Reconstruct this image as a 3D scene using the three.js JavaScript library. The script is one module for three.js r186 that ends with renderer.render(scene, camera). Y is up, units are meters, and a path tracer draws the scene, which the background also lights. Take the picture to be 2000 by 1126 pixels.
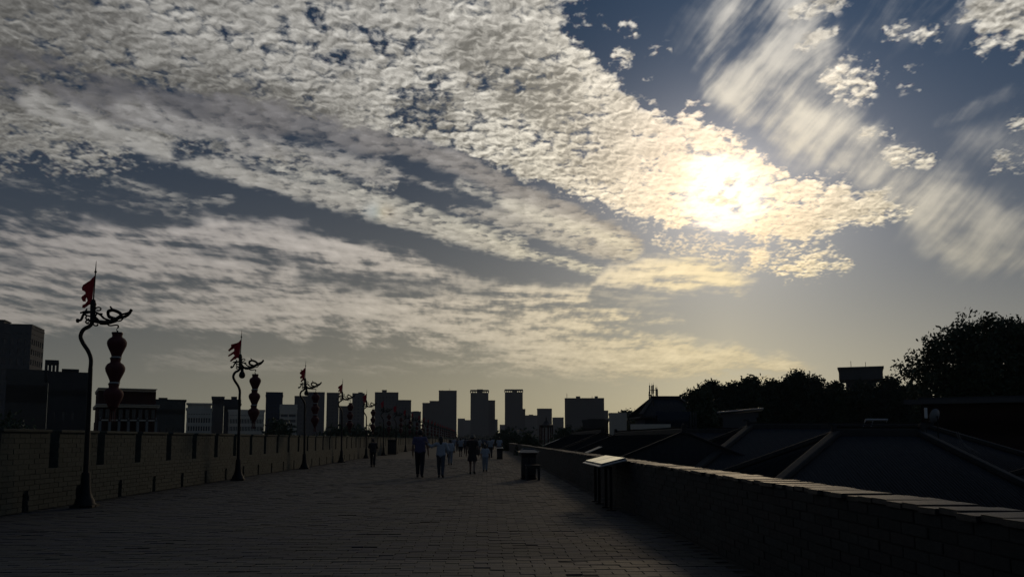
import * as THREE from 'three';
import { mergeGeometries, mergeVertices } from 'three/addons/utils/BufferGeometryUtils.js';
import { MarchingCubes } from 'three/addons/objects/MarchingCubes.js';
import { RoundedBoxGeometry } from 'three/addons/geometries/RoundedBoxGeometry.js';

// ================= camera, exposure, sun =================
const scene = new THREE.Scene();
const camera = new THREE.PerspectiveCamera(38.77, 2000 / 1126, 0.1, 9000);
camera.position.set(0, 1.45, 0);
camera.rotation.order = 'YXZ';
camera.rotation.set(Math.atan(0.1), -0.0314, 0);
camera.setViewOffset(2000, 1126, 0, -135, 2000, 1126);               // lens shifted up, so that uprights lean only a little
camera.updateMatrixWorld(true);
scene.add(camera);
const renderer = new THREE.WebGLRenderer({ antialias: true });
renderer.toneMapping = THREE.LinearToneMapping;
renderer.toneMappingExposure = 1;
renderer.shadowMap.enabled = true;
const SUN_AZ = 16.7, SUN_EL = 16.6, DEG = Math.PI / 180;
const sun = new THREE.DirectionalLight(0xffe2b8, 0.28);               // veiled by thin cloud: weak and soft
sun.position.set(Math.sin(SUN_AZ * DEG) * Math.cos(SUN_EL * DEG) * 200, Math.sin(SUN_EL * DEG) * 200, -Math.cos(SUN_AZ * DEG) * Math.cos(SUN_EL * DEG) * 200);
sun.castShadow = true; sun.shadow.radius = 14; sun.shadow.mapSize.set(2048, 2048);
Object.assign(sun.shadow.camera, { left: -90, right: 90, top: 90, bottom: -90, near: 1, far: 500 });
scene.add(sun, sun.target);
scene.fog = new THREE.FogExp2(0xc8ccd0, 0.00012);

const CLOUDS = [
  ['P', 'ac', 1, 1.3, 1, [[-43.72, 32.73], [1.8, 42.53], [3.68, 29.87], [5.55, 27.86], [7.02, 26.42], [9.04, 25.08], [10.1, 23.11], [12.44, 22.16], [14.2, 21.39], [16.28, 20.34], [18.64, 18.96], [21.59, 17.47], [24.75, 16.38], [28.62, 14.59], [27.4, 13.72], [24.01, 13.42], [21.44, 13.05], [18.81, 13.37], [15.77, 14.04], [12.64, 14.62], [10.51, 14.71], [8.36, 15.3], [5.83, 16.74], [3.27, 17.8], [0.33, 18.83], [-2.62, 19.96], [-5.55, 20.36], [-9.16, 20.6], [-14.09, 21.31], [-19.47, 21.89], [-24.19, 22.09], [-29.67, 21.78], [-42.6, 19.62]]],
  ['S', 'ac', 0.85, 2.6, 1, [[-32.72, 19.56], [-29.57, 20.07], [-27.02, 19.66], [-23.77, 19.58]]],
  ['S', 'ac', 0.75, 2, 1, [[-32.04, 16.84], [-28.87, 17.4], [-25.75, 17.59]]],
  ['S', 'ac', 0.6, 1.2, 1, [[-21.59, 19.12], [-18.37, 18.88], [-14.7, 18.6]]],
  ['S', 'ac', 0.65, 1, 1, [[-14.71, 18.93], [-11.24, 18.55], [-8.4, 17.88], [-6.96, 17.45]]],
  ['S', 'ac', 0.5, 0.9, 1, [[-13.97, 17.01], [-11.2, 16.88], [-8.37, 16.36]]],
  ['S', 'ac', 0.6, 0.6, 1, [[8.89, 27.52], [10.72, 27.29]]],
  ['S', 'ac', 0.5, 0.4, 1, [[11.79, 25.86], [13.24, 26.06]]],
  ['S', 'ac', 0.8, 0.7, 1, [[9.42, 25.85], [10.14, 25.49]]],
  ['S', 'ac', 0.7, 0.9, 1, [[14.22, 22.03], [15.44, 21.71]]],
  ['S', 'ac', 0.5, 0.5, 1, [[6.22, 27.99], [8.15, 27.98]]],
  ['S', 'ac', 0.4, 0.3, 1, [[11.22, 24.32], [11.69, 24.23]]],
  ['S', 'ac', 0.8, 1.2, 1, [[15.23, 20.33], [16.96, 19.96]]],
  ['S', 'ac', 0.7, 0.9, 1, [[4.06, 29.41], [7.06, 29.48]]],
  ['S', 'ac', 0.5, 0.9, 1, [[12.27, 13.67], [16.08, 12.73], [18.77, 12.23]]],
  ['S', 'ac', 0.75, 0.8, 1, [[18.77, 12.23], [21.38, 11.38], [24.24, 11.4]]],
  ['S', 'ac', 0.6, 0.5, 1, [[17.74, 11.33], [21.37, 11.21]]],
  ['S', 'ac', 0.4, 0.4, 1, [[20.7, 10.58], [22.95, 10.44]]],
  ['S', 'ac', 0.65, 1.2, 1, [[21.44, 13.05], [22.7, 12.28]]],
  ['S', 'ac', 0.85, 1.2, 1, [[24.41, 23.23], [26.28, 22.64]]],
  ['S', 'ac', 0.8, 0.9, 1, [[25.93, 21.94], [24.35, 21.87]]],
  ['S', 'ac', 0.75, 0.7, 1, [[27.48, 25.03], [30.14, 24.28]]],
  ['S', 'ac', 1, 2.4, 1, [[34, 24.84], [36.54, 23.12]]],
  ['S', 'ac', 0.8, 0.6, 1, [[32.8, 23.33], [34.57, 23.18]]],
  ['S', 'ac', 0.4, 0.3, 1, [[28.13, 22.83], [29.17, 22.64]]],
  ['S', 'ac', 0.45, 0.35, 1, [[28.13, 21.7], [28.97, 21.64]]],
  ['S', 'ac', 0.6, 0.5, 1, [[25.81, 19.22], [27.34, 19.09]]],
  ['S', 'ac', 0.7, 0.6, 1, [[22.38, 25.19], [24.03, 25.62]]],
  ['S', 'ac', 0.75, 0.7, 1, [[21.63, 27.17], [24.59, 27.28]]],
  ['S', 'ac', 0.8, 1, 1, [[27.58, 17.85], [29.04, 17.27]]],
  ['S', 'ac', 0.7, 0.7, 1, [[31.76, 24.85], [33.26, 24.04]]],
  ['S', 'ac', 0.6, 1, 1, [[33.78, 16.58], [35.57, 15.68]]],
  ['S', 'ac', 0.7, 0.6, 1, [[34.28, 18.4], [35.72, 18.26]]],
  ['S', 'ac', -0.5, 0.7, 1, [[-12.54, 27.62], [-12, 27.22]]],
  ['S', 'ac', -0.5, 0.7, 1, [[-10.71, 25.51], [-9.98, 25.1]]],
  ['S', 'ac', -0.35, 0.8, 1, [[-8.57, 26.76], [-7.84, 26.35]]],
  ['S', 'ac', -0.5, 1, 1, [[4, 17.11], [6.55, 16.04], [10.15, 14.72]]],
  ['S', 'ac', -0.25, 1.6, 1, [[-5.59, 22.67], [-3.75, 22.41]]],
  ['S', 'sh', 0.8, 2, 1, [[2.54, 23.97], [4.77, 23.62]]],
  ['S', 'sh', 0.6, 1.6, 1, [[-5.58, 22.34], [-3.38, 22.1]]],
  ['S', 'sh', 0.5, 2, 1, [[-0.81, 25.55], [1.8, 25.1]]],
  ['S', 'sh', 0.75, 2.2, 1, [[-32.84, 21.49], [-26.25, 21.58], [-19.45, 21.43], [-12.7, 20.89]]],
  ['S', 'sh', 0.4, 2, 1, [[5.5, 21.48], [7.33, 20.43]]],
  ['S', 'sh', 0.35, 1.5, 1, [[6.58, 19.28], [8.76, 18.54]]],
  ['S', 'sh', 0.35, 4, 1, [[-30.13, 24.9], [-27.28, 24.42]]],
  ['S', 'st', 0.85, 1.5, 0.36, [[-36.28, 21.44], [-31.28, 21.71], [-26.23, 21.28], [-21.03, 20.9], [-14.77, 21.02]]],
  ['S', 'st', 0.6, 1.1, 0.5, [[-33.76, 20.03], [-28.48, 20.42], [-23.79, 20.19]]],
  ['S', 'st', 0.8, 1.2, 0.46, [[-18.48, 21.55], [-12.7, 21.05], [-7.72, 19.93]]],
  ['S', 'st', 0.97, 0.95, 0.5, [[-8.45, 20.55], [-1.88, 19.03], [1.8, 17.36], [6.55, 15.34], [10.31, 13.47]]],
  ['S', 'st', 0.85, 1, 0.76, [[-24.11, 20.44], [-17.74, 19.43], [-12.65, 18.94], [-7.33, 18.04], [-3.33, 16.72], [-0.03, 15.56], [5.45, 14.07], [10.13, 12.91]]],
  ['S', 'st', 0.6, 0.8, 0.85, [[1.8, 16.26], [5.45, 15.12], [9.77, 13.34]]],
  ['S', 'st', 0.97, 0.85, 0.9, [[-29.57, 20.07], [-24.63, 18.74], [-20.28, 18.08], [-16, 17.24], [-11.19, 16.41], [-7.64, 15.57], [-1.85, 14.21], [2.16, 13.19]]],
  ['S', 'st', -0.85, 0.55, 1, [[-20.92, 18.26], [-18.38, 19.04]]],
  ['S', 'st', -0.85, 0.6, 1, [[-15.36, 18.15], [-11.92, 17.67], [-9.1, 17.27]]],
  ['S', 'st', -0.9, 0.6, 1, [[-6.24, 17.41], [-3.69, 16.71], [-0.03, 16.43]]],
  ['S', 'st', -0.95, 0.5, 1, [[-6.23, 16.86], [-2.59, 15.52], [1.8, 14.03], [5.8, 12.73]]],
  ['S', 'st', -0.4, 0.5, 1, [[-30.74, 21.55], [-26.83, 21.61]]],
  ['S', 'st', 0.7, 0.6, 1.05, [[-15.36, 18.15], [-11.21, 17.48], [-6.94, 16.36], [-1.85, 14.98], [2.53, 13.61]]],
  ['S', 'st', 0.6, 0.5, 0.95, [[-1.87, 17.6], [3.63, 15.56], [9.06, 13.71]]],
  ['S', 'st', 0.45, 0.5, 0.75, [[-32.45, 15.16], [-30.9, 15.22], [-26.5, 15.02], [-19.18, 14.42], [-13.88, 14.07]]],
  ['S', 'st', 0.6, 0.55, 0.9, [[-24.66, 16.2], [-22.67, 15.66], [-20.48, 15.27]]],
  ['S', 'st', 0.55, 0.45, 0.85, [[-19.69, 15.25], [-17.61, 15.78]]],
  ['S', 'st', 0.5, 0.5, 0.8, [[-28.66, 13.5], [-27.42, 13.73]]],
  ['S', 'st', 0.75, 0.5, 1, [[2.16, 13.05], [5.8, 12.31], [7.96, 11.71]]],
  ['S', 'st', 0.5, 0.8, 0.55, [[7.26, 13.41], [9.41, 12.66]]],
  ['P', 'lo', 0.95, 1.1, 1, [[-42.04, 12.01], [-30.8, 13.45], [-27.55, 13.49], [-23.78, 13.21], [-18.53, 14.38], [-13.89, 14.17], [-9.38, 13.57], [-5.45, 12.74], [-1.83, 11.15], [2.16, 10.57], [5.79, 10.61], [8.68, 11.62], [12.25, 12.56], [15.72, 12.06], [17.73, 10.75], [17.88, 10.06], [14.29, 10.05], [12.54, 9.41], [9.71, 8.95], [13.56, 8.15], [10.05, 7.71], [15.92, 6.44], [19.24, 5.72], [22.42, 4.54], [19.19, 3.95], [8.94, 4.25], [-1.79, 5.45], [-12.33, 6.69], [-22.01, 6.97], [-41.6, 5.67]]],
  ['S', 'lo', -0.55, 0.8, 1, [[-12.44, 11.01], [-7.56, 10.64], [-3.63, 10.52]]],
  ['S', 'lo', -0.4, 0.6, 1, [[-19.74, 12.39], [-16.5, 12.14], [-12.81, 12.02]]],
  ['S', 'lo', -0.4, 0.5, 1, [[-31.16, 10.61], [-29.32, 10.52]]],
  ['S', 'lo', -0.75, 0.9, 1, [[7.94, 10.05], [11.49, 9.61], [14.28, 9.28]]],
  ['S', 'lo', -0.35, 0.5, 1, [[-2.51, 5.98], [1.08, 6]]],
  ['S', 'lo', -0.3, 0.8, 1, [[-27.83, 8.03], [-22.05, 8.11]]],
  ['S', 'lo', -0.4, 0.7, 1, [[-2.55, 10.61], [0.35, 10.1]]],
  ['S', 'lo', -0.5, 0.7, 1, [[10.4, 7.7], [13.54, 7.28]]],
  ['S', 'lo', 0.35, 1, 1, [[-21.93, 5.16], [-12.3, 5.3], [1.8, 5.1], [12.45, 4.31]]],
  ['S', 'lo', 0.5, 1.1, 1, [[13.3, 12.34], [15.71, 11.54], [17.72, 10.41]]],
  ['S', 'lo', 0.6, 0.5, 1, [[-12.5, 13.41], [-6.88, 12.62], [-0.74, 11.16]]],
  ['S', 'lo', 0.35, 0.5, 1, [[-3.62, 10.06], [0.35, 9.21], [5.42, 9.55]]],
  ['S', 'lo', 0.5, 0.4, 1, [[-16.57, 14.14], [-12.54, 14.77]]],
  ['P', 'ci', 0.85, 2.2, 1, [[16.57, 30.22], [22.1, 30.31], [23.9, 26.29], [25.07, 23.73], [26.17, 20.22], [28.75, 17.37], [30.45, 16.51], [34.16, 13.84], [36.83, 11.39], [36.22, 9.4], [31.8, 10.02], [29.9, 11.14], [28.27, 13.37], [25.96, 15.54], [22.89, 17.33], [19.66, 19.12], [17.34, 20.96], [15.3, 22.75], [14.82, 24.68], [16.12, 27.02]]],
  ['S', 'ci', 0.65, 0.55, 1, [[21.11, 22.3], [22.06, 21.24], [23.65, 20.26], [26.12, 19.24]]],
  ['S', 'ci', 0.45, 3, 1, [[24.89, 26.71], [28.32, 26.64], [30.96, 25.81]]],
  ['S', 'ci', 0.4, 0.5, 1, [[30.02, 19.31], [32.6, 19.88], [35.07, 20.54]]],
  ['S', 'ci', 0.5, 2, 1, [[31.9, 17.19], [34.64, 17.6]]],
  ['S', 'ci', 0.5, 2.6, 1, [[29.75, 13.83], [31.63, 12.05], [34.56, 11.69]]],
  ['S', 'ci', 0.3, 2, 1, [[13.98, 26.92], [15.79, 27.95]]],
  ['S', 'ci', 0.5, 1.2, 1, [[27.78, 15.64], [30.06, 14.41]]],
  ['S', 'lo', 0.75, 0.7, 1, [[-3.24, 7.22], [5.4, 7.41], [10.74, 6.99]]],
  ['S', 'lo', 0.6, 0.6, 1, [[5.39, 5.63], [12.47, 5.37], [21.15, 4.58]]],
  ['S', 'lo', 0.5, 0.8, 1, [[-8.93, 8.71], [-1.81, 8.13], [8.99, 8.26]]],
];
// ---- the sky: air and clouds computed for every direction (azimuth from -z towards +x, elevation; degrees) ----
function mulberry(a) { return () => { a = (a + 0x6d2b79f5) | 0; let t = Math.imul(a ^ (a >>> 15), 1 | a); t = (t + Math.imul(t ^ (t >>> 7), 61 | t)) ^ t; return ((t ^ (t >>> 14)) >>> 0) / 4294967296; }; }
const PERM = new Uint8Array(512), GX = new Float64Array(256), GY = new Float64Array(256), CX = new Float64Array(256), CY = new Float64Array(256);
{ const r = mulberry(7), p = [...Array(256).keys()]; for (let i = 255; i > 0; i--) { const j = (r() * (i + 1)) | 0; [p[i], p[j]] = [p[j], p[i]]; }
  for (let i = 0; i < 512; i++) PERM[i] = p[i & 255];
  for (let i = 0; i < 256; i++) { const a = r() * 6.2832; GX[i] = Math.cos(a); GY[i] = Math.sin(a); CX[i] = .12 + .76 * r(); CY[i] = .12 + .76 * r(); } }
function gnoise(x, y) {
  const xi = Math.floor(x), yi = Math.floor(y), fx = x - xi, fy = y - yi, X = xi & 255, Y = yi & 255;
  const a = PERM[X] + Y, b = PERM[(X + 1) & 255] + Y, a0 = PERM[a & 511], a1 = PERM[(a + 1) & 511], b0 = PERM[b & 511], b1 = PERM[(b + 1) & 511];
  const u = fx * fx * fx * (fx * (fx * 6 - 15) + 10), v = fy * fy * fy * (fy * (fy * 6 - 15) + 10);
  const n00 = GX[a0] * fx + GY[a0] * fy, n10 = GX[b0] * (fx - 1) + GY[b0] * fy, n01 = GX[a1] * fx + GY[a1] * (fy - 1), n11 = GX[b1] * (fx - 1) + GY[b1] * (fy - 1);
  return 1.5 * (n00 + u * (n10 - n00) + v * (n01 + u * (n11 - n01) - n00 - u * (n10 - n00)));
}
function fbm(x, y, o) { let s = 0, a = .5; for (let i = 0; i < o; i++) { s += a * gnoise(x, y); x = x * 2.03 + 17.3; y = y * 2.03 - 9.1; a *= .5; } return s; }
let EDGE = 0;
function cells(x, y) {                                              // rounded bumps, 1 in the middle of a cell, 0 at its border
  const xi = Math.floor(x), yi = Math.floor(y); let m = 9, m2 = 9;
  for (let j = -1; j < 2; j++) for (let i = -1; i < 2; i++) {
    const h = PERM[(PERM[(xi + i) & 255] + yi + j) & 511], dx = xi + i + CX[h] - x, dy = yi + j + CY[h] - y, d = dx * dx + dy * dy;
    if (d < m) { m2 = m; m = d; } else if (d < m2) m2 = d;
  }
  m = Math.sqrt(m); EDGE = Math.sqrt(m2) - m; return 1 - m;
}
const sstep = (a, b, x) => { const t = Math.min(1, Math.max(0, (x - a) / (b - a))); return t * t * (3 - 2 * t); };
const LW = 1800, LH = 450, LR = 5;                                   // cloud cover by direction, five samples a degree
const COVER = { ac: new Float32Array(LW * LH), st: new Float32Array(LW * LH), sb: new Float32Array(LW * LH).fill(.8), lo: new Float32Array(LW * LH), ci: new Float32Array(LW * LH), sh: new Float32Array(LW * LH) };
function segDist(x, y, a, b) { const dx = b[0] - a[0], dy = b[1] - a[1], t = Math.min(1, Math.max(0, ((x - a[0]) * dx + (y - a[1]) * dy) / (dx * dx + dy * dy))); return Math.hypot(x - a[0] - dx * t, y - a[1] - dy * t); }
function layCover() {
  const free = (az, el) => sstep(30, 50, Math.max(Math.abs(az - 2), (el - 6) * 1.25));          // beyond the drawn clouds the same kinds go on at random
  for (let j = 0; j < LH; j++) for (let i = 0; i < LW; i++) {
    const az = (i + .5) / LR - 180, el = (j + .5) / LR, k = j * LW + i, f = free(az, el); if (f <= 0) continue;
    const rr = 1 / (Math.sin(el * DEG) + .12) * Math.cos(el * DEG), X = Math.sin(az * DEG) * rr, Y = Math.cos(az * DEG) * rr, n = fbm(X * .55 + 31, Y * .55 + 7, 4), m = fbm(X * .5 - 11, Y * .9 + 3, 3);
    COVER.ac[k] = f * sstep(-.12, .3, n) * .9 * sstep(9, 15, el); COVER.lo[k] = f * sstep(-.25, .25, m) * .8 * sstep(20, 12, el); COVER.ci[k] = f * sstep(.1, .5, fbm(X * .4 + 5, Y * .3 - 17, 3)) * .6; COVER.sh[k] = f * .3 * sstep(0, .4, m);
  }
  for (const [kind, ch, amp, w, bright, pts] of CLOUDS) {
    const xs = pts.map((p) => p[0]), ys = pts.map((p) => p[1]), pad = w * 1.6 + 1.5;
    const i0 = Math.max(0, Math.floor((Math.min(...xs) - pad + 180) * LR)), i1 = Math.min(LW - 1, Math.ceil((Math.max(...xs) + pad + 180) * LR)), j0 = Math.max(0, Math.floor((Math.min(...ys) - pad) * LR)), j1 = Math.min(LH - 1, Math.ceil((Math.max(...ys) + pad) * LR));
    const ragged = ch === 'st' ? .35 : ch === 'ci' ? .5 : 1;
    for (let j = j0; j <= j1; j++) for (let i = i0; i <= i1; i++) {
      const az0 = (i + .5) / LR - 180, el0 = (j + .5) / LR, k = j * LW + i, s = Math.min(1, w / 1.5) * ragged;
      const az = az0 + s * 1.6 * fbm(az0 * .5 + w, el0 * .9, 4), el = el0 + s * 1.1 * fbm(az0 * .5 - 40, el0 * .9 + amp, 4);
      let d = 99, v;
      for (let q = 0; q + 1 < pts.length; q++) d = Math.min(d, segDist(az, el, pts[q], pts[q + 1]));
      if (kind === 'P') {
        d = Math.min(d, segDist(az, el, pts[pts.length - 1], pts[0])); let inside = false;
        for (let q = 0, p = pts.length - 1; q < pts.length; p = q++) if ((pts[q][1] > el) !== (pts[p][1] > el) && az < (pts[p][0] - pts[q][0]) * (el - pts[q][1]) / (pts[p][1] - pts[q][1]) + pts[q][0]) inside = !inside;
        v = sstep(-w * .5, w * .5, inside ? d : -d);
      } else v = sstep(1.25, .35, d / w);
      v *= Math.abs(amp);
      const c = COVER[ch];
      if (amp < 0) c[k] *= 1 - v; else if (ch === 'st') { const o = c[k], n = o + v * (1 - o); if (n > 1e-4) COVER.sb[k] = (COVER.sb[k] * o * (1 - v) + bright * v) / (o * (1 - v) + v + 1e-6); c[k] = n; } else c[k] = ch === 'sh' ? Math.max(c[k], v) : c[k] + v * (1 - c[k]);
    }
  }
}
function cover(c, az, el) {
  let x = (az + 180) * LR - .5, y = Math.max(0, el * LR - .5); if (x < 0) x += LW; const xi = Math.floor(x), yi = Math.min(LH - 2, Math.floor(y)), fx = x - xi, fy = Math.min(1, y - yi), a = xi % LW, b = (xi + 1) % LW, r = yi * LW, s = r + LW;
  return (c[r + a] * (1 - fx) + c[r + b] * fx) * (1 - fy) + (c[s + a] * (1 - fx) + c[s + b] * fx) * fy;
}
const SUNV = [Math.sin(SUN_AZ * DEG) * Math.cos(SUN_EL * DEG), Math.sin(SUN_EL * DEG), Math.cos(SUN_AZ * DEG) * Math.cos(SUN_EL * DEG)];
function skyColour(az, el, out) {
  const ca = Math.cos(el * DEG), X0 = Math.sin(az * DEG) * ca, Y0 = Math.sin(el * DEG), Z0 = Math.cos(az * DEG) * ca;
  const th = Math.acos(Math.min(1, X0 * SUNV[0] + Y0 * SUNV[1] + Z0 * SUNV[2])) / DEG;
  // air
  const e1 = Math.exp(-th / 13), blue = 1 + 1.0 * e1, hz = Math.exp(-el / 7), daz = Math.hypot(az - SUN_AZ, (el - 6) * .4), hp = 1 + 1.35 * Math.exp(-daz / 22), low = Math.exp(-el / 10) * Math.exp(-daz / 27);
  const right = 1 + .45 * sstep(-10, 25, az);
  let r = .0115 * blue * right + hz * .128 * hp + .34 * low, g = .0325 * blue * right + hz * .124 * hp + .205 * low, b = .071 * blue * right + hz * .082 * hp - .015 * low;
  const veil = .085 * Math.exp(-((el - 9) ** 2) / 70) * Math.exp(-daz / 24); r += veil; g += veil * .98; b += veil * .92;
  const halo = Math.exp(-th * th / 90) * .06 + Math.exp(-th / 2.4) * .3; r += halo; g += halo * .86; b += halo * .64;
  // light on clouds
  const lit = .16 * (1 - .35 * sstep(50, 110, th)) + .46 * Math.exp(-th / 20) + .20 * Math.exp(-th / 8) + .09 * sstep(9, 25, el) * sstep(70, 35, th);
  const warm = Math.exp(-th / 12), lw = Math.exp(-el / 7), warm2 = Math.exp(-th / 24) * Math.exp(-Math.max(0, el - 9) / 12), tr = 1.0 + .03 * warm + .05 * warm2, tg = .985 - .09 * warm - .06 * warm2 - .03 * lw, tb = .95 - .3 * warm - .3 * warm2 - .2 * lw;
  const R = 1 / (Y0 + .07), px = X0 * R, py = Z0 * R;
  // cirrus: fibres drawn out along one direction
  const cc = cover(COVER.ci, az, el);
  if (cc > .004) {
    const w1 = fbm(az * .07, el * .07 + 5, 3), w2 = fbm(az * .22 + 9, el * .22, 3), fa = .74, sx = az * Math.cos(fa) + el * Math.sin(fa) + w2 * 1.0, sy = -az * Math.sin(fa) + el * Math.cos(fa) + w1 * 1.5 + w2 * .45;
    const f = .45 + .5 * fbm(sx * .09, sy * .5, 4) + .6 * fbm(sx * .16 + 3, sy * .22 + 8, 3) + .34 * fbm(sx * .12, sy * 1.9, 5) + .3 * fbm((az * .62 + el * .78) * .14 + 31, (el * .62 - az * .78) * 1.2, 4) + .5 * fbm(az * .3 + 60, el * .42, 4) + .12 * fbm(az * 1.2, el * 1.6, 3), d = Math.min(.9, cc * .9 * sstep(.05, 1.2, f + (cc - .55) * .8)), v = lit * (1.02 + .3 * (f - .5));
    r += d * (v * tr - r); g += d * (v * (tg + .015) - g); b += d * (v * (tb + .06) - b);
  }
  // altocumulus: rows of small lumps, bright rims, grey hearts
  const ac = cover(COVER.ac, az, el);
  if (ac > .004) {
    const R2 = 1 / (Y0 + .22), cx = X0 * R2, cy = Z0 * R2, q = 30, wx = fbm(cx * 30, cy * 30, 4), wy = fbm(cx * 30 + 50, cy * 30 - 20, 4), x = cx * q + wx * .42, y = cy * q + wy * .42, big = fbm(cx * 5 + 3, cy * 5, 3), mid = fbm(cx * 13 + 8, cy * 13, 3);
    const e = .26, un = -e / Math.hypot(cx, cy), x2 = x + cx * un - .1, y2 = y + cy * un, fine = fbm(x * 2.4, y * 2.4, 4);
    const mx = sstep(-.22, .22, big), cel = (u, v) => { const s = cells(u, v); return mx > .01 ? s * (1 - mx) + mx * cells(u * .56 + 31, v * .56) : s; }, c1 = cel(x, y), rim1 = Math.exp(-EDGE * EDGE / .012), c2 = cells(x * 1.93 + 7, y * 1.93), rim2 = Math.exp(-EDGE * EDGE / .02), h = .8 * c1 + .3 * c2 + .3 * fine;
    const h2 = .8 * cel(x2, y2) + .3 * cells(x2 * 1.93 + 7, y2 * 1.93) + .3 * fbm(x2 * 2.4, y2 * 2.4, 4);
    const shv = cover(COVER.sh, az, el), thin = 1 - ac, fleck = fbm(cx * 75, cy * 60, 4), thick = h + big * .3 + mid * .55 - thin * .95 + fleck * (.25 + 1.1 * thin), d = Math.min(1, ac * 1.15) * sstep(.04, .62, thick), slope = Math.min(.9, Math.max(-1, (h - h2) * 1.7));
    const near = Math.exp(-th * th / 60), body = sstep(-.25, .45, big * .8 + mid * .7 + shv * 1.1 - thin * .6), gl = lit * 1.0 + .15 * Math.exp(-th * th / 110) + .10 * Math.exp(-th * th / 400);
    let v = gl * (.86 + .1 * near + (.42 + .3 * Math.exp(-Math.max(0, th - 18) / 22) - .54 * near) * slope - body * (.24 - .14 * near) - .30 * shv + (.16 * rim1 + .05 * rim2) * body * (1 - .6 * near) + .16 * fine + .10 * mid + (1 - body) * .07);
    { const m = gl * .36; v = (v + m + Math.sqrt((v - m) * (v - m) + .03 * gl * gl)) / 2 - .02 * gl; }
    r += d * (v * (tr + .02 * near) - r); g += d * (v * (tg - .06 * near) - g); b += d * (v * (tb - .01 * near) - b);
  }
  // smooth bands
  const st = cover(COVER.st, az, el);
  if (st > .004) {
    const f = fbm(px * 6, py * 6, 3), ff = fbm(px * 23 + 4, py * 23, 5), pf = cells(px * 15 + ff, py * 15 + ff) - .55, d = Math.min(1, st * sstep(.05, .7, st * .74 + .45 * f + .7 * ff + .35 * pf)), sb = cover(COVER.sb, az, el), v = lit * 1.12 * (sb + .16 * f + (.5 * ff + .3 * pf) * sb);
    r += d * (v * tr - r); g += d * (v * tg - g); b += d * ((v * (tb + (1 - sb) * .18)) - b);
  }
  // low wisps
  const lo = cover(COVER.lo, az, el);
  if (lo > .004) {
    const w = fbm(az * .05, el * .2, 3), f = fbm(az * .07 + 20, el * .5 + w + az * .045, 5), ff = fbm(az * .42 + 3, el * 2.3 + az * .12 + w, 5), fr = fbm(px * 24, py * 8, 3), d = Math.min(.95, lo * sstep(-.2, .7, lo * .5 + .95 * f + .95 * ff + .45 * fr)), v = lit * (1.18 + .3 * f + .42 * ff + .2 * fr) * (.78 + .22 * sstep(3, 9, el)) + .05 * lw;
    r += d * (v * tr * 1.035 - r); g += d * (v * tg - g); b += d * (v * tb * (1.06 - .1 * warm) - b);
  }
  // veiled sun
  const sx = (az - SUN_AZ) * Math.cos(el * DEG), sy = el - SUN_EL, sr = Math.hypot(sx * .93, sy * 1.05 + sx * .12), n = fbm(px * 5, py * 5, 4), n2 = fbm(px * 16, py * 10, 4), core = sstep(3.4, 1.5, sr + n * 1.8 + n2 * .9) * .38 + Math.exp(-sr * sr / 7) * .16 + Math.exp(-(sx * sx * .4 + sy * sy) / 34) * .15;
  r += core * 1.06; g += core * .89; b += core * .74; if (sr < 2.4) { const k = .4 * sstep(2.6, .6, sr) * sstep(-.05, .3, n2 + n * .4); r -= 1.9 * k; g -= 1.45 * k; b -= .95 * k; }
  // faint iridescence on one band
  const ir = Math.exp(-(((az + 7.6) / .9) ** 2) - (((el - 15.6) / .55) ** 2)) * st; if (ir > .01) { r += ir * .09 * sstep(-8.2, -7, az); g += ir * .05; b += ir * .09 * sstep(-7.2, -8.4, az); }
  { const glow = .035 * Math.exp(-daz / 38) * Math.exp(-((el - 4) ** 2) / 34); r += glow * 1.15; g += glow; b += glow * .6; }
  { const near9 = Math.exp(-th * th / 120), k = Math.min(1.2 - .12 * near9, Math.max(.72, Math.pow(Math.max(1e-3, .3 * r + .59 * g + .11 * b) / .24, .19))); r *= k; g *= k; b *= k; }
  out[0] = Math.max(0, r); out[1] = Math.max(0, g); out[2] = Math.max(0, b);
}
{ layCover();
  const W = 4096, H = 3072, data = new Float32Array(W * H * 4), c = [0, 0, 0], R0 = H / 2;
  for (let j = 0; j < H; j++) for (let i = 0; i < W; i++) {
    const k = (j * W + i) * 4, el = ((j + .5) / H - .5) * 180; data[k + 3] = 1;
    if (el < 0) { data[k] = .05; data[k + 1] = .05; data[k + 2] = .045; continue; }
    const a = ((i + .5) / W - .5) * 2 * Math.PI;
    skyColour(Math.atan2(Math.cos(a), -Math.sin(a)) / DEG, el, c);
    data[k] = c[0]; data[k + 1] = c[1]; data[k + 2] = c[2];
  }
  // the map is read through a smoothing cubic: store the weights that give the computed values back
  const z = Math.sqrt(3) - 2, line = new Float64Array(Math.max(W, H));
  const pre = (n, start, step) => { for (let q = 0; q < 3; q++) {
    for (let i = 0; i < n; i++) line[i] = data[start + i * step + q] * 6;
    let s = 0, zk = 1; for (let i = 0; i < 14; i++) { s += zk * line[i]; zk *= z; } line[0] = s;
    for (let i = 1; i < n; i++) line[i] += z * line[i - 1];
    line[n - 1] = z / (z * z - 1) * (line[n - 1] + z * line[n - 2]);
    for (let i = n - 2; i >= 0; i--) line[i] = z * (line[i + 1] - line[i]);
    for (let i = 0; i < n; i++) data[start + i * step + q] = Math.max(0, line[i]);
  } };
  for (let j = R0; j < H; j++) pre(W, j * W * 4, 4);
  for (let i = 0; i < W; i++) pre(H - R0, (R0 * W + i) * 4, W * 4);
  const t = new THREE.DataTexture(data, W, H, THREE.RGBAFormat, THREE.FloatType);
  t.mapping = THREE.EquirectangularReflectionMapping; t.magFilter = THREE.LinearFilter; t.needsUpdate = true;
  scene.background = t; scene.environment = t;
}

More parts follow.
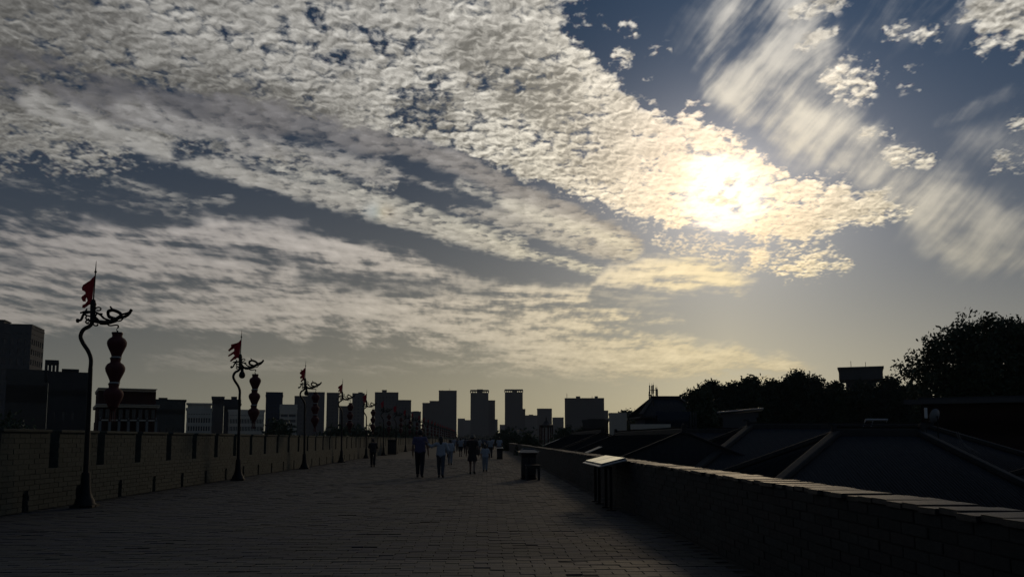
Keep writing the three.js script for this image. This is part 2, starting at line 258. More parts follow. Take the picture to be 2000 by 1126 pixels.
// ================= helpers =================
const rnd = mulberry(20240), rr = (a, b) => a + (b - a) * rnd();
const V = (x, y, z) => new THREE.Vector3(x, y, z);
const EYE = V(0, 1.45, 0);
function at(px, py, depth) {                                          // a point of the place seen at a pixel of the photograph, `depth` metres down the road
  const d = V((px - 1000) / 1600, (698 - py) / 1600, -1).applyQuaternion(camera.quaternion);
  return EYE.clone().addScaledVector(d, depth / -d.z);
}
const used = {};
function numbered(n) { const k = used[n] = (used[n] ?? -1) + 1; return k ? n + '_' + String(k).padStart(3, '0') : n; }
function tag(o, label, category, group) { o.userData.label = label; o.userData.category = category; if (group) o.userData.group = group; return o; }
function thing(name, label, category, pos = [0, 0, 0], turn = 0, group) {
  const o = new THREE.Group(); o.name = numbered(name); o.position.set(...pos); o.rotation.y = turn; scene.add(o); return tag(o, label, category, group);
}
function uvM(g) {                                                     // texture coordinates in metres, by the way each face points
  const p = g.attributes.position, n = g.attributes.normal, uv = new Float32Array(p.count * 2);
  for (let i = 0; i < p.count; i++) {
    const ax = Math.abs(n.getX(i)), ay = Math.abs(n.getY(i)), az = Math.abs(n.getZ(i)), x = p.getX(i), y = p.getY(i), z = p.getZ(i);
    if (ay >= ax && ay >= az) { uv[2 * i] = x; uv[2 * i + 1] = z; } else if (ax >= az) { uv[2 * i] = z; uv[2 * i + 1] = y; } else { uv[2 * i] = x; uv[2 * i + 1] = y; }
  }
  g.setAttribute('uv', new THREE.BufferAttribute(uv, 2)); return g;
}
function clean(g) { const h = g.index ? g.toNonIndexed() : g; for (const k of Object.keys(h.attributes)) if (!['position', 'normal'].includes(k)) h.deleteAttribute(k); return h; }
const merge = (list) => uvM(list.length === 1 ? clean(list[0]) : mergeGeometries(list.map(clean)));
function mesh(name, geos, mat, parent, kind) {
  const m = new THREE.Mesh(Array.isArray(geos) ? merge(geos) : geos, mat); m.name = parent ? name : numbered(name); m.castShadow = m.receiveShadow = true; (parent ?? scene).add(m); if (kind) m.userData.kind = kind; return m;
}
const box = (w, h, d, x = 0, y = 0, z = 0) => new THREE.BoxGeometry(w, h, d).translate(x, y, z);
const rbox = (w, h, d, x = 0, y = 0, z = 0, r = .01, s = 1) => new RoundedBoxGeometry(w, h, d, s, r).translate(x, y, z);
const cyl = (r0, r1, h, x = 0, y = 0, z = 0, seg = 12) => new THREE.CylinderGeometry(r1, r0, h, seg).translate(x, y, z);
const ball = (r, x = 0, y = 0, z = 0, seg = 10) => new THREE.SphereGeometry(r, seg, seg * .7 | 0).translate(x, y, z);
const tube = (pts, r, seg = 24, rad = 6) => new THREE.TubeGeometry(new THREE.CatmullRomCurve3(pts.map((p) => V(p[0], p[1], p[2] ?? 0))), seg, r, rad);
function bar(a, b, r, seg = 6) { const d = V(...b).sub(V(...a)), g = new THREE.CylinderGeometry(r, r, d.length(), seg); g.applyQuaternion(new THREE.Quaternion().setFromUnitVectors(V(0, 1, 0), d.clone().normalize())); return g.translate((a[0] + b[0]) / 2, (a[1] + b[1]) / 2, (a[2] + b[2]) / 2); }
function taper(a, b, ra, rb, seg = 7) { const d = V(...b).sub(V(...a)), g = new THREE.CylinderGeometry(rb, ra, d.length(), seg); g.applyQuaternion(new THREE.Quaternion().setFromUnitVectors(V(0, 1, 0), d.clone().normalize())); return g.translate((a[0] + b[0]) / 2, (a[1] + b[1]) / 2, (a[2] + b[2]) / 2); }
const lathe = (pts, seg = 16) => new THREE.LatheGeometry(pts.map((p) => new THREE.Vector2(p[0], p[1])), seg);

// ================= materials =================
function grain(size, f, seed) {                                       // a tileable-enough mottle around 1
  const d = new Float32Array(size * size * 4);
  for (let j = 0; j < size; j++) for (let i = 0; i < size; i++) { const v = f(i / size, j / size, seed), k = (j * size + i) * 4; d[k] = v[0]; d[k + 1] = v[1]; d[k + 2] = v[2]; d[k + 3] = 1; }
  const t = new THREE.DataTexture(d, size, size, THREE.RGBAFormat, THREE.FloatType); t.wrapS = t.wrapT = THREE.RepeatWrapping; t.magFilter = THREE.LinearFilter; t.needsUpdate = true; return t;
}
const sm = (u, v, f, s) => { const a = fbm(u * f + s, v * f, 4), b = fbm((u - 1) * f + s, v * f, 4), c = fbm(u * f + s, (v - 1) * f, 4), d = fbm((u - 1) * f + s, (v - 1) * f, 4); return (a * (1 - u) + b * u) * (1 - v) + (c * (1 - u) + d * u) * v; };
const STONE = grain(512, (u, v, s) => { const a = sm(u, v, 6, s), b = sm(u, v, 40, s + 5), t = 1 + .5 * a + .45 * b; return [t * (1 + .06 * a), t, t * (1 - .04 * a)]; }, 3);
const ROUGH = grain(256, (u, v, s) => { const a = sm(u, v, 5, s), b = sm(u, v, 28, s + 9), t = .5 + .5 * a + .5 * b; return [t, t, t]; }, 11);
const PLASTER = grain(256, (u, v, s) => { const a = sm(u, v, 3, s), b = sm(u, v, 22, s + 2), t = 1 + .25 * a + .15 * b; return [t, t, t * (1 - .05 * a)]; }, 23);
const texed = (t, per) => { const c = t.clone(); c.repeat.set(1 / per, 1 / per); c.needsUpdate = true; return c; };
const STONE1 = texed(STONE, 1.3), ROUGH1 = texed(ROUGH, .5), PLASTER6 = texed(PLASTER, 9), STONE4 = texed(STONE, 4);
const lin = (r, g, b) => new THREE.Color().setRGB(r, g, b);
const mat = (c, roughness = .8, o = {}) => new THREE.MeshPhysicalMaterial({ color: lin(...c), roughness, ...o });
const stone = (c, rough = .8, o = {}) => mat(c, rough, { map: STONE1, bumpMap: ROUGH1, bumpScale: .004, specularIntensity: .5, ...o });
const plaster = (c, o = {}) => mat(c, .9, { map: PLASTER6, specularIntensity: .4, ...o });
const M = {
  mortar: stone([.022, .022, .022], .95), pave: [0, 1, 2, 3, 4, 5].map((i) => stone([.019 + .003 * (i % 3), .028 + .003 * (i % 3), .0375 + .006 * (i % 2)].map((c) => c * (.82 + .075 * i)), .7, { specularIntensity: .4 })),
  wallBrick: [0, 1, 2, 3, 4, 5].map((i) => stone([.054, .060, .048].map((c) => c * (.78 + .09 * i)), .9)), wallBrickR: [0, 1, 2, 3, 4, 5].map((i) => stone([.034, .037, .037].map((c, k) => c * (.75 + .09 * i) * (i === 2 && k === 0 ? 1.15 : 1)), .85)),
  coping: [0, 1, 2].map((i) => stone([.030, .030, .030].map((c) => c * (.8 + .18 * i)), .55)),
  iron: mat([.010, .011, .011], .6, { specularIntensity: .5 }), ironRough: mat([.012, .012, .012], .7, { specularIntensity: .5 }), black: mat([.012, .012, .013], .5),
  lantern: mat([.07, .010, .009], .8), lanternTrim: mat([.45, .43, .4], .6), flag: mat([.45, .022, .03], .85, { side: THREE.DoubleSide }), gold: mat([.12, .05, .02], .5),
  glassDark: mat([.03, .034, .04], .25), tile: [0, 1, 2].map((i) => stone([.026, .027, .03].map((c) => c * (.8 + .2 * i)), .8)), ridge: stone([.034, .034, .034], .8), ridgeTop: stone([.07, .07, .07], .35),
  metalRoof: mat([.3, .31, .32], .28, { metalness: .4 }), white: mat([.5, .49, .46], .25), trunk: stone([.05, .04, .03], .95), leaf: mat([.035, .055, .022], .7, { side: THREE.DoubleSide }), leafDark: mat([.026, .042, .02], .75, { side: THREE.DoubleSide }),
};
// ================= ground, rampart, paving =================
const LX = -9.16, RX = 2.98;                                         // the left one swings out a little as it goes
const LTURN = .0095;                                           // inner faces of the two parapets
{ const g = new THREE.PlaneGeometry(9000, 7000, 1, 1).rotateX(-Math.PI / 2).translate(0, -11, -2600); mesh('ground', uvM(g), mat([.05, .055, .04], .95, { map: texed(STONE, 40) })).userData.kind = 'structure'; }
{ mesh('rampart', [box(RX - LX + 7.3, 10.8, 560, (RX + LX) / 2 - 3, -5.56, -266)], stone([.09, .088, .082], .9)).userData.kind = 'structure'; }
const paving = mesh('pavement', [box(RX - LX + 5.4, .1, 548, (RX + LX) / 2 - 2.6, -.066, -262)], M.mortar); paving.userData.kind = 'structure';
const FIELD_END = 62;
{ // laid bricks, 0.34 across the way by 0.17 along it: the 300 nearest each a mesh, the others one field, and past that a sheet
  const bw = .34, bd = .17, protos = [0, 1, 2].map((i) => uvM(clean(new RoundedBoxGeometry(bw - .009, .05, bd - .009, 1, .006).translate(0, -.025, 0))));
  const rows = []; let n = 0;
  for (let z = -8.3; z > -FIELD_END; z -= bd) rows.push(z);
  const tones = new Map(), place = (m, x, z, q) => { m.position.set(x, q[0], z); m.rotation.set(q[1], q[2], q[3]); };
  const inst = [];
  rows.forEach((z, r) => {
    const off = (r % 2) * bw / 2, jitter = rr(-.02, .02);
    for (let k = -1, x; (x = LX - .84 + bw * (k + .5) + off + jitter) < RX - bw * .4; k++) {
      if (x < LX + bw * .4 + z * LTURN) continue;
      const lowSpot = fbm(x * .35, z * .25, 3), q = [rr(-.004, .003) + lowSpot * .012 - .006, rr(-.016, .016), rr(-.012, .012), rr(-.012, .012)], wild = rnd() < .05; if (wild) { q[0] -= rr(.004, .012); q[1] += rr(-.025, .025); }
      const tone = Math.min(5, Math.max(0, Math.floor(2.6 + 2.2 * fbm(x * .5 + 9, z * .4, 3) + rr(-1.6, 1.6)))), inView = Math.abs((x - .03 * -z) / -z) < .66;
      if (inView && n < 300) { const m = mesh('brick', protos[(r + k + 9) % 3], M.pave[tone], paving); place(m, x, z, q); n++; } else if (Math.abs(x / -z) < .9) inst.push([x, z, q, tone]);
    }
  });
  const im = new THREE.InstancedMesh(protos[0], stone([1, 1, 1], .8, { specularIntensity: .4 }), inst.length), o = new THREE.Object3D(); im.name = 'brick_field'; im.userData.kind = 'stuff';
  inst.forEach(([x, z, q, t], i) => { place(o, x, z, q); o.updateMatrix(); im.setMatrixAt(i, o.matrix); im.setColorAt(i, M.pave[t].color); });
  paving.add(im); im.castShadow = im.receiveShadow = true;
  mesh('paving_sheet', [box(RX - LX + 5, .05, 536 - FIELD_END, (RX + LX) / 2 - 2.4, -.034, -FIELD_END - (536 - FIELD_END) / 2)], stone([.022, .027, .031], .85, { specularIntensity: .4 }), paving);
}

// ================= the two parapets =================
function layBricks(parent, list, mats, protoOf, singles, stuffName) {    // list: [x, y, z, sx, sy, sz, tone, tilt], nearest first
  list.slice(0, singles).forEach((b, i) => { const m = mesh('brick', protoOf, mats[b[6]], parent); m.position.set(b[0], b[1], b[2]); m.scale.set(b[3], b[4], b[5]); m.rotation.set(b[7], b[8] ?? 0, 0); });
  const rest = list.slice(singles); if (!rest.length) return;
  const im = new THREE.InstancedMesh(protoOf, stone([1, 1, 1], .85), rest.length), o = new THREE.Object3D(); im.name = stuffName; im.userData.kind = 'stuff';
  rest.forEach((b, i) => { o.position.set(b[0], b[1], b[2]); o.scale.set(b[3], b[4], b[5]); o.rotation.set(b[7], b[8] ?? 0, 0); o.updateMatrix(); im.setMatrixAt(i, o.matrix); im.setColorAt(i, mats[b[6]].color); }); parent.add(im); im.castShadow = im.receiveShadow = true;
}
const unitBrick = uvM(clean(new RoundedBoxGeometry(1, 1, 1, 1, .04)));
{ // left: tall battlement with open gaps and a drain slot between each two
  const wall = thing('battlement_wall', 'tall grey brick battlement with narrow open gaps along the left of the walkway', 'wall', [0, 0, 0], LTURN);
  const S0 = 10, S1 = 400, H = 1.60, gaps = [], slots = []; for (let k = -3; 16 + 2.2 * k < S1 - 1; k++) { gaps.push(16 + 2.2 * k); slots.push(17.1 + 2.2 * k); }
  const GW = .19, GY = .82, SW = .10, SH = .36, T = .5;
  const sh = new THREE.Shape(); sh.moveTo(S0, -.15); 
  for (const s of slots) if (s > S0 + .5) { sh.lineTo(s - SW, -.15); sh.lineTo(s - SW, SH); sh.lineTo(s + SW, SH); sh.lineTo(s + SW, -.15); }
  sh.lineTo(S1, -.15); sh.lineTo(S1, H); for (const s of [...gaps].reverse()) if (s > S0 + .5) { sh.lineTo(s + GW, H); sh.lineTo(s + GW, GY); sh.lineTo(s - GW, GY); sh.lineTo(s - GW, H); } sh.lineTo(S0, H); sh.closePath();
  const core = new THREE.ExtrudeGeometry(sh, { depth: T, bevelEnabled: false }).rotateY(Math.PI / 2).translate(LX - T - .012, 0, 0);   // shape x runs down the road (-z)
  mesh('core', [core], stone([.054, .058, .048], .95), wall);
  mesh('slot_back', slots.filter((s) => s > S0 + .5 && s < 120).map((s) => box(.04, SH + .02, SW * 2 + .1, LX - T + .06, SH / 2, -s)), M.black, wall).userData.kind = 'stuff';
  const list = [], ch = .1055, bl = .39;
  for (let c = 0; c < 15; c++) {
    const y = c * ch + ch / 2, lowPart = c < 8, cut = lowPart ? (y < SH + .02 ? slots.map((s) => [s - SW, s + SW]) : []) : gaps.map((s) => [s - GW, s + GW]), out = lowPart ? .035 : 0;
    for (let k = 0, s; (s = S0 + .6 + bl * (k + (c % 2) / 2)) < 62; k++) {
      let parts = [[s + .005, s + bl - .005]];
      for (const [p, q] of cut) parts = parts.flatMap(([a, b]) => b <= p || a >= q ? [[a, b]] : [[a, p], [q, b]].filter(([u, v]) => v - u > .035));
      for (const [a, b] of parts) { const tone = Math.min(5, Math.max(0, Math.floor(2.5 + 2.3 * fbm(s * .35, y * 1.4 + 4, 3) + rr(-1.5, 1.5)))); list.push([LX - .053 + out + rr(-.003, .004), y + rr(-.002, .002), -(a + b) / 2, .1, ch - .009, b - a, tone, rr(-.006, .006)]); }
    }
  }
  list.sort((a, b) => (-a[2] < 15 ? 1e3 : 0) - (-b[2] < 15 ? 1e3 : 0) || b[2] - a[2]);
  layBricks(wall, list, M.wallBrick, unitBrick, 300, 'brick_field');
  let prev = S0; const caps = [];
  for (const s of [...gaps.filter((g) => g > S0 + .5), S1]) { const a = prev, b = s - GW; if (s < 150) { const m = mesh('coping', uvM(clean(new RoundedBoxGeometry(T + .1, .06, b - a, 1, .012))), M.wallBrick[1 + (caps.length % 3)], wall); m.position.set(LX - T / 2 - .01, H + .031, -(a + b) / 2); } caps.push(1); prev = s + GW; }
}
{ // right: low parapet with a coping of separate flat bricks
  const wall = thing('parapet_wall', 'low grey brick parapet with worn flat coping along the right of the walkway', 'wall');
  const S0 = 1.5, S1 = 400, H = .955, T = .42;
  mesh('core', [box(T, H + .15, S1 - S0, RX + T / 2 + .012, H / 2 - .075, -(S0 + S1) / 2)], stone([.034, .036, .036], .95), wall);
  const list = [], ch = .0867, bl = .35;
  for (let c = 0; c < 11; c++) for (let k = 0, s; (s = S0 + bl * (k + (c % 2) / 2)) < 50; k++) {
    const tone = Math.min(5, Math.max(0, Math.floor(2.5 + 2 * fbm(s * .5 + 40, c * .4, 3) + rr(-1.7, 1.7))));
    list.push([RX + .052 + rr(-.005, .004), c * ch + ch / 2, -(s + bl / 2), .1, ch - .009, bl - .009, tone, rr(-.008, .008), 0]);
  }
  list.sort((a, b) => (-a[2] < 3.6 ? 1e3 : 0) - (-b[2] < 3.6 ? 1e3 : 0) || b[2] - a[2]);
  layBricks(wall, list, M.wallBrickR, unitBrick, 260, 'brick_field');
  const cop = uvM(clean(new RoundedBoxGeometry(1, 1, 1, 1, .03))), rest = []; let n = 0;
  for (let s = S0; s < 90; s += .235) {
    const w = .43 + rr(-.02, .03), x = RX + T / 2 + rr(-.022, .022), q = [rr(-.02, .02), rr(-.03, .03), rr(-.012, .012) + .0], y = H + .023 + rr(-.006, .008);
    if (s > 3.2 && n < 140) { const m = mesh('coping_brick', cop, M.coping[(n * 7 + (rnd() * 3 | 0)) % 3], wall); m.position.set(x, y, -s); m.scale.set(w, .042, .222); m.rotation.set(...q); n++; } else if (s > 3.2) rest.push([x, y, s, w, q]);
  }
  const im = new THREE.InstancedMesh(cop, M.coping[1], rest.length), o = new THREE.Object3D(); im.name = 'coping_field'; im.userData.kind = 'stuff';
  rest.forEach(([x, y, s, w, q], i) => { o.position.set(x, y, -s); o.scale.set(w, .042, .222); o.rotation.set(...q); o.updateMatrix(); im.setMatrixAt(i, o.matrix); }); wall.add(im);
  mesh('coping_slab', [box(T + .14, .045, S1 - 90, RX + T / 2, H + .023, -(90 + S1) / 2)], M.coping[1], wall);
}
// ================= buildings =================
const BASE = -11;
function grid(w, h, d, floors, cols, o = {}) {                        // dark glass core behind a proud grid of piers and floor bands on all four sides
  const { pier = .5, band = .55, sides = true } = o, fh = h / floors, wall = [], t = .25, cw = w / cols, cs = Math.max(2, Math.round(d / cw)), cd = d / cs;
  for (let i = 0; i <= floors; i++) { const bh = i === floors ? fh * .5 : fh * band, y = i === floors ? h - fh * .25 : i * fh + bh / 2; wall.push(box(w + t * 2, bh, d + t * 2, 0, y, 0)); }
  for (let i = 0; i <= cols; i++) { const x = -w / 2 + i * cw, pw = cw * pier; const xx = Math.max(-w / 2 - t + pw / 2, Math.min(w / 2 + t - pw / 2, x)); wall.push(box(pw, h, t * .9, xx, h / 2 - .05, d / 2 + t * .45)); if (sides) wall.push(box(pw, h, t * .9, xx, h / 2 - .05, -d / 2 - t * .45)); }
  if (sides) for (let i = 1; i < cs; i++) for (const s of [-1, 1]) wall.push(box(t * .9, h, cd * pier, s * (w / 2 + t * .45), h / 2 - .05, -d / 2 + i * cd));
  return { wall, glass: [box(w, h - .1, d, 0, h / 2 - .05, 0)] };
}
// a block seen between photograph columns x0..x1 with its roof line at row yt, standing `depth` metres away
function block(name, label, x0, x1, yt, depth, o = {}) {
  const d = o.d ?? Math.min((x1 - x0) / 1600 * depth * .8, 22), f = at((x0 + x1) / 2, yt, depth), way = (p) => Math.atan2(p.x, -p.z), th = way(f), R = Math.hypot(f.x, f.z), local = (px, py) => { const q = at(px, py, depth); return [R * Math.tan(way(q) - th), q.y - BASE]; }, xa = local(x0, yt)[0], xb = local(x1, yt)[0], w = xb - xa, h = f.y - BASE, t = thing(name, label, o.category ?? 'building', [f.x + d / 2 * Math.sin(th) + (xa + xb) / 2 * Math.cos(th), BASE, f.z - d / 2 * Math.cos(th) + (xa + xb) / 2 * Math.sin(th)], -th + (o.turn ?? 0), o.group);
  const m = o.mat ?? plaster([.10, .10, .10]), floors = o.floors ?? Math.max(2, Math.round(h / 3.1)), cols = o.cols ?? Math.max(3, Math.round(w / 3.4)), g = grid(w - .5, h, d, floors, cols, o);
  mesh('wall', g.wall, m, t); const gl = mesh('window', g.glass, o.glass ?? M.glassDark, t); gl.userData.kind = 'stuff';
  const roof = [box(w + .3, .35, d + .3, 0, h + .176, 0)];
  if (o.parapet !== false) for (const s of [-1, 1]) { roof.push(box(w + .1, .9, .25, 0, h + .8, s * (d / 2 - .05))); roof.push(box(.25, .9, d - .4, s * (w / 2 - .1), h + .8, 0)); }
  const rm = mesh('roof', roof, o.roofMat ?? m, t);
  for (const [p0, p1, py, kind] of o.tops ?? []) { const q0 = { x: local(p0, py)[0], y: local(p0, py)[1] }, q1 = { x: local(p1, py)[0] }, pw = q1.x - q0.x, ph = q0.y - h, mx = (q0.x + q1.x) / 2 - (xa + xb) / 2; mesh(kind ?? 'rooftop_room', kind === 'canopy' ? [box(pw, .5, d * .5, mx, h + ph - .25, 0), ...[-1, 1].flatMap((s) => [-.45, -.15, .15, .45].map((k) => box(.3, ph, .3, mx + k * pw, h + ph / 2, s * d * .22)))] : [box(pw, ph - .3, d * .45, mx, h + ph / 2 + .15, 0), box(pw + .5, .3, d * .45 + .5, mx, h + ph - .05, 0)], m, kind === 'canopy' ? t : rm); }
  if (o.crown) mesh('crown', [...Array(o.crown + 1)].map((_, i) => box(w / o.crown * .45, 3.2, w / o.crown * .45, -w / 2 + i * w / o.crown, h + 1.7, d / 2 - .6)).concat([box(w + .4, 1, d * .6, 0, h + 3.6, d * .2)]), m, t);
  if (o.mast) for (const [k, l] of o.mast) mesh('aerial', [bar([k * w, h, 0], [k * w, h + l, 0], .25)], m, rm);
  return t;
}
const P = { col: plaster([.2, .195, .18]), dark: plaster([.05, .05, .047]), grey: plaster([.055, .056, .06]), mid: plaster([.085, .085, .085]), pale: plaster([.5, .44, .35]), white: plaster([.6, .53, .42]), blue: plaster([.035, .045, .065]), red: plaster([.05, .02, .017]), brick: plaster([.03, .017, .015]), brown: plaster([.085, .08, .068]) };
// left of the walkway, near to far
block('apartment_tower', 'grey apartment tower with flat roof at the left edge of the view', -60, 78, 640, 240, { d: 12, turn: -.3, mat: P.mid, cols: 9, floors: 15, pier: .5, band: .45, tops: [[-40, 14, 622], [38, 78, 634]] });
block('concrete_block', 'dark windowless concrete block in front of the apartment tower, by the battlement', 12, 94, 738, 120, { d: 6, mat: P.brown, cols: 3, floors: 3, pier: .9, band: .85, tops: [[44, 76, 724]] });
block('office_block', 'near black building with rooftop water tanks behind the nearest lamp post', 94, 176, 744, 112, { d: 6, mat: P.dark, cols: 4, floors: 5, pier: .7, band: .7, tops: [[88, 113, 702, 'canopy'], [124, 150, 720], [152, 170, 727, 'canopy']] });
{ // two-tiered red hall with a pale arcade
  const a = at(150, 838, 95), b = at(258, 838, 95), w = b.x - a.x, y = (py) => at(200, py, 95).y - BASE, t = thing('arcade_hall', 'red two-tiered hall with projecting pale eaves and white arcade behind the nearest lanterns', 'building', [(a.x + b.x) / 2, BASE, a.z - 5], .47);
  const k = w / 106;
  mesh('wall', [box(w - 2 * k, y(760), 9, 0, y(760) / 2, -1), box(w, y(822), 10, 0, y(822) / 2, -1)], P.red, t);
  mesh('eave', [box(w + 6 * k, 4 * k, 12, 0, y(793), -.4), box(w + 7 * k, 1.2 * k, 12.6, 0, y(790), -.4)], P.pale, t);
  mesh('roof', [box(w - 2 * k, 4.5 * k, 10, -1.5 * k, y(760), -.8), box(w, 1.2 * k, 11, -1 * k, y(757.5), -.8)], P.pale, t);
  mesh('attic_wall', [box(w - 8 * k, y(762) - y(790), 8, -2 * k, (y(762) + y(790)) / 2, -1)], P.red, t);
  for (let i = 0; i < 6; i++) { const x = -w / 2 + (i + .5) * w / 6; const c = mesh('window', [box(w / 12, y(768) - y(786), .3, x - 2 * k, y(777), 3.1)], M.glassDark, t); mesh('frame', [box(w / 60, y(768) - y(786), .3, x - 2 * k, y(777), 3.3), box(w / 60, y(768) - y(786), .3, x - 2 * k - w / 22, y(777), 3.3)], P.pale, c); }
  for (let i = 0; i < 9; i++) mesh('window', [box(w / 15, y(798) - y(816), .3, -w / 2 + (i + .5) * w / 9, y(807), 4.1)], M.glassDark, t);
  for (let i = 0; i < 9; i++) mesh('mullion', [box(w / 80, y(797) - y(818), .4, -w / 2 + (i + 1) * w / 9 - .1, y(807), 4.2)], P.red, t);
  for (let i = 0; i < 7; i++) { const x = -w / 2 + (i + .3) * w / 6.4; mesh('column', [box(4.6 * k, y(822), 1, x, y(822) / 2, 5)], P.col, t); if (i < 6) mesh('lintel', [box(w / 6.4 - 4.8 * k, 2.6 * k, .8, x + w / 12.8, y(820), 5)], P.pale, t); mesh('finial', [box(2 * k, 5 * k, .6, x, y(818) + k, 5)], P.col, t); }
}
block('dark_hall', 'long dark low building with flat overhanging roof left of the second lamp', 264, 362, 783, 150, { d: 9, mat: P.brown, cols: 7, floors: 4, pier: .75, band: .7, parapet: false, tops: [[312, 324, 776]], roofMat: P.dark });
block('pale_annex', 'small pale building with rows of tall dark windows beside the dark hall', 364, 414, 800, 152, { d: 6, mat: P.pale, cols: 9, floors: 12, pier: .4, band: .42, parapet: false, tops: [[366, 412, 787]] });
block('stair_tower', 'blank concrete stair tower rising left of the second lamp pole', 414, 437, 777, 175, { d: 10, mat: P.mid, cols: 2, floors: 8, pier: .95, band: .95, parapet: false });
block('roof_plant_block', 'grey block with stepped rooftop plant just behind the second lamp pole', 437, 470, 790, 190, { d: 9, mat: P.grey, cols: 4, floors: 6, pier: .8, band: .8, tops: [[446, 464, 781], [452, 462, 773, 'canopy']] });
block('school_building', 'white building with three rows of close narrow windows behind the second lanterns', 446, 516, 803, 165, { d: 6, mat: P.white, cols: 22, floors: 12, pier: .42, band: .42, parapet: false });
block('blue_tower', 'narrow dark blue block right of the second lanterns', 519, 552, 773, 260, { d: 16, mat: P.blue, cols: 4, floors: 15, pier: .7, band: .6, tops: [[526, 544, 770]] });
block('striped_block', 'pale striped building with long window bands between the blue block and third lamp', 546, 580, 798, 230, { d: 18, mat: P.pale, cols: 2, floors: 14, pier: .1, band: .5, tops: [[552, 568, 792]] });
const far = (l, x0, x1, y, dep, o = {}) => block('high_rise', l, x0, x1, y, dep, { mat: [P.grey, P.mid, P.grey][Math.round(x0) % 3], pier: .6, band: .55, d: 24, ...o });
far('broad dark high-rise behind the third lamp post', 575, 612, 776, 620); far('high-rise right behind the third lantern string', 600, 634, 768, 700, { mat: P.blue });
far('slim high-rise between the third and fourth lamps', 638, 662, 769, 720, { tops: [[650, 660, 766]] }); far('high-rise with one rooftop box right of the fourth lamp', 688, 712, 770, 760, { tops: [[700, 708, 765]] });
far('short block left of the fourth lamp lanterns', 662, 688, 795, 760);
far('wide slab tower with a single roof box left of the walkers', 732, 778, 768, 800, { tops: [[746, 755, 760], [738, 770, 766]], d: 40 }); far('slightly lower slab stuck to the wide slab tower', 776, 803, 783, 830, { d: 40 });
far('low pale block with roof frames between slab tower and red lanterns', 803, 822, 806, 700, { mat: P.mid, tops: [[808, 818, 802, 'canopy']] });
far('stepped lower half left of the left square tower', 825, 860, 788, 1120, { tops: [[839, 857, 782]] }); far('left one of the three plain square towers in the centre', 857, 892, 764, 1050, { d: 40, floors: 26, mast: [[.1, 5], [-.3, 3]] });
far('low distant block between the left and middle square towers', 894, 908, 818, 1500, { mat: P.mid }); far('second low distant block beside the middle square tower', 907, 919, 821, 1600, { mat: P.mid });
far('middle square tower with rooftop box and lower wing', 919, 954, 767, 1050, { d: 36, tops: [[932, 943, 759]], floors: 26, crown: 8, parapet: false }); far('lower right wing of the middle square tower', 953, 967, 783, 1060, { d: 36 }); far('narrow sliver block just right of the middle square tower', 966, 972, 820, 1300, { mat: P.mid });
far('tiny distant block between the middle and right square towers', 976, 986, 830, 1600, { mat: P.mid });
far('right one of the three plain square towers with crown of openings', 986, 1021, 766, 1050, { d: 36, floors: 26, crown: 9, parapet: false, tops: [[1000, 1010, 761]] }); far('thin lower wing right of the right square tower', 1020, 1026, 800, 1060);
far('low block with small roof box right of the three towers', 1026, 1049, 812, 1300, { tops: [[1033, 1041, 809]], mat: P.mid }); far('medium block with curved top above the pavilion roof', 1049, 1078, 799, 1200, { tops: [[1054, 1074, 797]] });
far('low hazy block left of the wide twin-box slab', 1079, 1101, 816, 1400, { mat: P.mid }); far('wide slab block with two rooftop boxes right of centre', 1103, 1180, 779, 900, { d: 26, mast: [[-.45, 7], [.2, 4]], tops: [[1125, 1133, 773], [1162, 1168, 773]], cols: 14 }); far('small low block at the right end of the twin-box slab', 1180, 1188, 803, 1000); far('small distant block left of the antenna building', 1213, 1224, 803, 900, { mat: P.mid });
// right, beyond the roofs
{ const t = block('rooftop_block', 'flat topped block with overhanging lid and aerials above the trees', 1652, 1712, 736, 150, { d: 9, mat: P.mid, cols: 4, floors: 8, pier: .9, band: .85, parapet: false }), q = at(1643, 720, 150), r = at(1722, 743, 150), w = r.x - q.x, y0 = r.y - BASE, y1 = q.y - BASE;
  mesh('lid', [box(w, y1 - y0, 10, 0, (y0 + y1) / 2 + .2, 0), box(w + .4, .35, 10.4, 0, y1 + .2, 0)], P.mid, t);
  for (const [px, py] of [[1666, 700], [1691, 703], [1699, 712]]) { const a = at(px, py, 150); mesh('aerial', [bar([(px - 1682) / 1600 * 165, y1, 0], [(px - 1682) / 1600 * 165, a.y - BASE, 0], .05)], M.iron, t); } }
// ================= tiled roofs inside the wall =================
function poly(list) { const p = []; for (const f of list) for (let i = 1; i + 1 < f.length; i++) p.push(...f[0], ...f[i], ...f[i + 1]); const g = new THREE.BufferGeometry(); g.setAttribute('position', new THREE.Float32BufferAttribute(p, 3)); g.computeVertexNormals(); g.setAttribute('uv', new THREE.Float32BufferAttribute(new Float32Array(p.length / 3 * 2), 2)); return g; }
const rowGeo = uvM(clean(new THREE.CylinderGeometry(.06, .06, 1, 6, 1, true, -Math.PI / 2, Math.PI).rotateX(Math.PI / 2)));   // a half-round row of tiles along z, 1 m
function rowBetween(parent, a, b, m) { const o = new THREE.Mesh(rowGeo, m), d = V(...b).sub(V(...a)), len = d.length(); if (len < .15) return; o.name = 'tile_row'; o.position.set((a[0] + b[0]) / 2, (a[1] + b[1]) / 2 + .01, (a[2] + b[2]) / 2); const z = d.normalize(), x = V(0, 1, 0).cross(z).normalize(), y = z.clone().cross(x); o.quaternion.setFromRotationMatrix(new THREE.Matrix4().makeBasis(x, y, z)); o.scale.set(1, 1, len); o.castShadow = o.receiveShadow = true; parent.add(o); }
